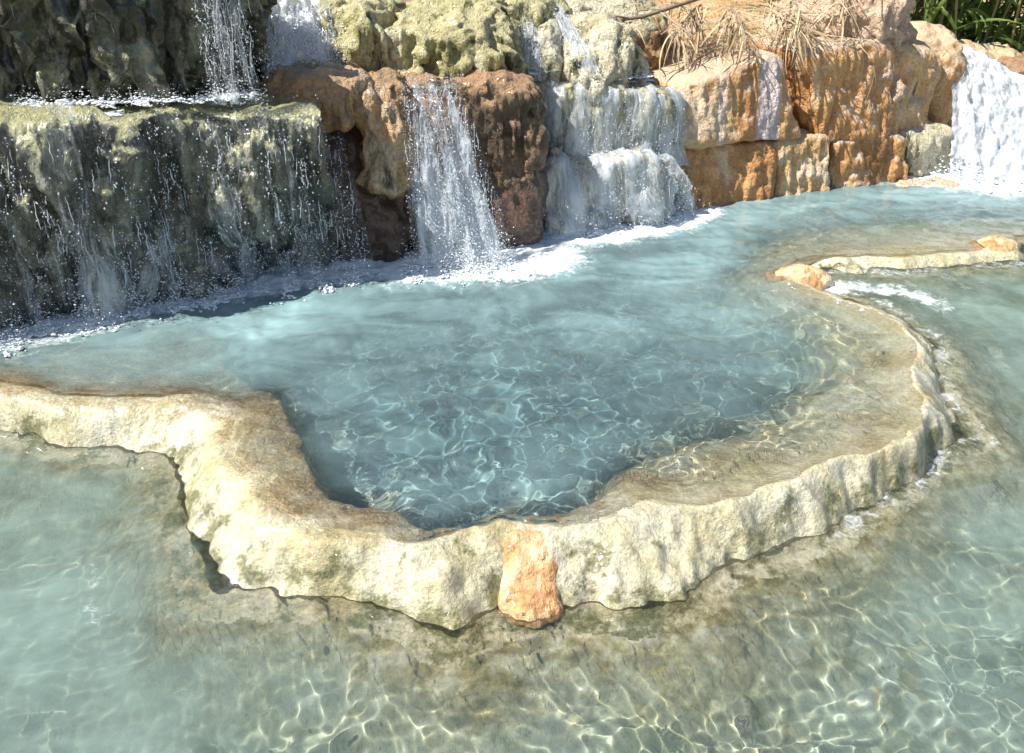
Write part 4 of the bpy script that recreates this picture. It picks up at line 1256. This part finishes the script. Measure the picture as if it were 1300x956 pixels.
def blade_mesh(name, length, width, droop, mat, seg=9, twist=0.5):
    """one long leaf: arched, tapered, folded along its midrib"""
    u = np.linspace(0, 1, seg)
    wd = width * np.clip(np.sin(np.pi * (0.08 + 0.92 * u) ** 0.75), 0.02, 1)
    ang = droop * u ** 1.3
    x = np.concatenate([[0], np.cumsum(np.cos(ang[:-1]) * length / (seg - 1))])
    z = np.concatenate([[0], np.cumsum(-np.sin(ang[:-1]) * length / (seg - 1))])
    V = []
    for k in range(seg):
        tw = twist * u[k]
        for s, h in ((-1, 0.25), (0, 0), (1, 0.25)):
            V.append((x[k], s * wd[k] / 2 * math.cos(tw) , z[k] + h * wd[k] / 2 + s * wd[k] / 2 * math.sin(tw)))
    f = gridfaces(seg, 3)
    me = mk(name, V, f, mat, center=False).data
    ob = [o for o in bpy.data.objects if o.data is me][0]
    bpy.data.objects.remove(ob)
    return me


dry = [blade_mesh('leaflet', 0.36, 0.012, d, M['dry_leaf'], twist=t) for d, t in ((0.9, 0.6), (1.4, -0.7), (1.8, 0.4), (0.5, 1.2))]
green = [blade_mesh('leaf', l, w, d, M['reed_leaf'], twist=t) for l, w, d, t in ((0.68, 0.038, 1.2, 0.5), (0.60, 0.034, 1.8, -0.5), (0.76, 0.040, 0.8, 0.8), (0.52, 0.032, 2.2, 0.2))]


def put(me, name, parent, loc, rot, scale):
    o = bpy.data.objects.new(name, me)
    col.objects.link(o)
    o.parent = parent
    o.location = loc
    o.rotation_euler = rot
    o.scale = (scale, scale, scale)
    return o


def tube(name, pts, radii, mat, parent=None, sides=7):
    pts = np.asarray(pts, float)
    n = len(pts)
    tan = np.gradient(pts, axis=0)
    tan /= np.linalg.norm(tan, axis=1)[:, None]
    up = np.array([0.13, 0.21, 0.97]) if abs(tan[0, 2]) < 0.8 else np.array([1.0, 0.1, 0])
    a = np.cross(tan, up)
    a /= np.linalg.norm(a, axis=1)[:, None]
    b = np.cross(tan, a)
    an = np.linspace(0, 2 * math.pi, sides, endpoint=False)
    V = pts[:, None] + np.asarray(radii)[:, None, None] * (np.cos(an)[None, :, None] * a[:, None] + np.sin(an)[None, :, None] * b[:, None])
    k = np.arange(n - 1)[:, None] * sides + np.arange(sides)[None]
    k2 = np.arange(n - 1)[:, None] * sides + (np.arange(sides)[None] + 1) % sides
    f = np.stack([k, k2, k2 + sides, k + sides], -1).reshape(-1, 4)
    return mk(name, V.reshape(-1, 3), f, mat, parent)


def frond(loc, heading, n, label, scale=1.0, tilt=0.05, rlen=0.45):
    root = empty('dead_frond', loc)
    tag(root, label, 'dead frond', 'dead fronds lying on the rocks')
    hd = np.array([math.cos(heading), math.sin(heading), 0])
    u = np.linspace(0, 1, 8)
    pts = np.array(loc)[None] + np.outer(u * rlen, hd) + np.stack([0 * u, 0 * u, tilt * u - 0.45 * u ** 2], 1) * rlen
    tube('rachis', pts, 0.010 * (1 - 0.7 * u), M['dry_wood'], root)
    for i in range(int(n * 1.7)):
        w = rng.rand()
        p = pts[int(w * 7)] - np.array(loc)
        a = heading + rng.choice([-1, 1]) * rng.uniform(0.1, 1.3)
        put(dry[rng.randint(4)], 'leaflet', root, p + rng.normal(size=3) * 0.01, (rng.normal() * 0.5, rng.uniform(0.15, 1.1), a), scale * rng.uniform(0.4, 1.15))


for spec in [((1.40, 5.60, 1.10), -1.5, 34, 'tan dead frond hanging over the lilac-striped block'), ((1.62, 5.68, 1.12), -1.1, 30, 'dead frond fanned out just right of the frond over the striped block'),
             ((1.22, 5.62, 1.12), -2.1, 28, 'dead frond fanned out left of the frond over the striped block'), ((1.85, 5.75, 1.14), -1.7, 26, 'dry straw-coloured frond between the striped block and the flowstone hump'),
             ((2.22, 5.85, 1.23), -1.9, 26, 'dead frond draped on top of the pale flowstone hump'), ((0.78, 5.60, 1.12), -2.0, 24, 'dry frond at the top edge above the cream mound'),
             ((1.05, 5.75, 1.13), -1.2, 24, 'dry frond at the top edge above the small brown boulder')]:
    frond(spec[0], spec[1], spec[2], spec[3])
# matted dry stalks
root = empty('dry_branch', (0.19, 5.2, 1.05))
tag(root, 'thin grey forked dry branch lying above the cream mound', 'branch')
tube('stem', [(0.30, 5.28, 1.06), (0.55, 5.24, 1.055), (0.80, 5.26, 1.085), (1.02, 5.32, 1.145), (1.2, 5.4, 1.19)], [0.006, 0.009, 0.011, 0.012, 0.013], M['dry_wood'], root)
tube('twig', [(0.72, 5.255, 1.076), (0.58, 5.20, 1.10), (0.46, 5.18, 1.105)], [0.007, 0.005, 0.003], M['dry_wood'], root)
tube('twig', [(0.90, 5.29, 1.11), (0.98, 5.2, 1.06), (1.10, 5.12, 0.98)], [0.006, 0.005, 0.003], M['dry_wood'], root)

# reeds
stem_meshes = []
for k in range(3):
    u = np.linspace(0, 1, 9)
    lean = rng.normal(size=2) * 0.12
    s = tube('stem', np.stack([lean[0] * u ** 2, lean[1] * u ** 2, 2.5 * u], 1), 0.013 * (1 - 0.75 * u), M['reed_stem'], sides=6)
    me = s.data
    stem_meshes.append((me, Vector(s.location), lean))
    bpy.data.objects.remove(s)
for k in range(260):
    x = rng.uniform(2.6, 7.0)
    y = 6.95 + 2.0 * rng.rand() ** 1.7
    root = empty('reed', (x, y, 0.45))
    tag(root, 'tall green reed in the stand behind the rocks at top right', 'reed', 'green reeds in the top right corner')
    root.rotation_euler = (rng.normal() * 0.07, rng.normal() * 0.10 - 0.05, rng.uniform(0, 6.28))
    me, loc, lean = stem_meshes[rng.randint(3)]
    put(me, 'stem', root, loc, (0, 0, 0), 1.0)
    sd = rng.uniform(0, 6.28)
    for j in range(13):
        h = 0.06 + j * 0.10 + 0.006 * j * j + rng.uniform(-0.04, 0.04)
        u = h / 2.5
        put(green[rng.randint(4)], 'leaf', root, (lean[0] * u ** 2, lean[1] * u ** 2, h), (rng.normal() * 0.3, rng.uniform(-1.0, -0.4), sd + j * 2.6 + rng.normal() * 0.4), rng.uniform(0.8, 1.15))

# loose straw tangled on the rocks, laid on whatever surface is below it
bpy.context.view_layer.update()
dg = bpy.context.evaluated_depsgraph_get()
V, Fs, nv = [], [], 0
tmpl = np.array([v.co[:] for v in dry[0].vertices])
tmpl[:, 2] *= 0.25
tf_ = gridfaces(9, 3)
for k in range(900):
    if k % 3:
        px_, py_ = rng.normal(1.45, 0.30), rng.uniform(5.40, 5.95)
    else:
        px_, py_ = rng.uniform(0.55, 2.45), rng.uniform(5.45, 6.1)
    ok, hit, nrm, _, ob, _ = sc.ray_cast(dg, Vector((px_, py_, 2.2)), Vector((0, 0, -1)))
    if not ok or hit.z < 0.7 or nrm.z < 0.25:
        continue
    ax = Vector((rng.normal(), rng.normal() - 0.6, 0)).normalized()
    ax = (ax - nrm * ax.dot(nrm)).normalized()
    sd_ = nrm.cross(ax)
    mt_ = np.array([ax[:], sd_[:], nrm[:]])
    q = (tmpl * np.array([1, rng.uniform(0.4, 0.9), 1]) * rng.uniform(0.3, 1.0)) @ mt_ + np.array(hit) + np.array(nrm) * rng.uniform(0.004, 0.05)
    V.append(q)
    Fs.append(tf_ + nv)
    nv += len(q)
o = mk('straw_litter', np.concatenate(V), np.concatenate(Fs), M['dry_leaf'])
tag(o, 'tangled dry straw strewn over the rocks at the top', 'straw', kind='stuff')
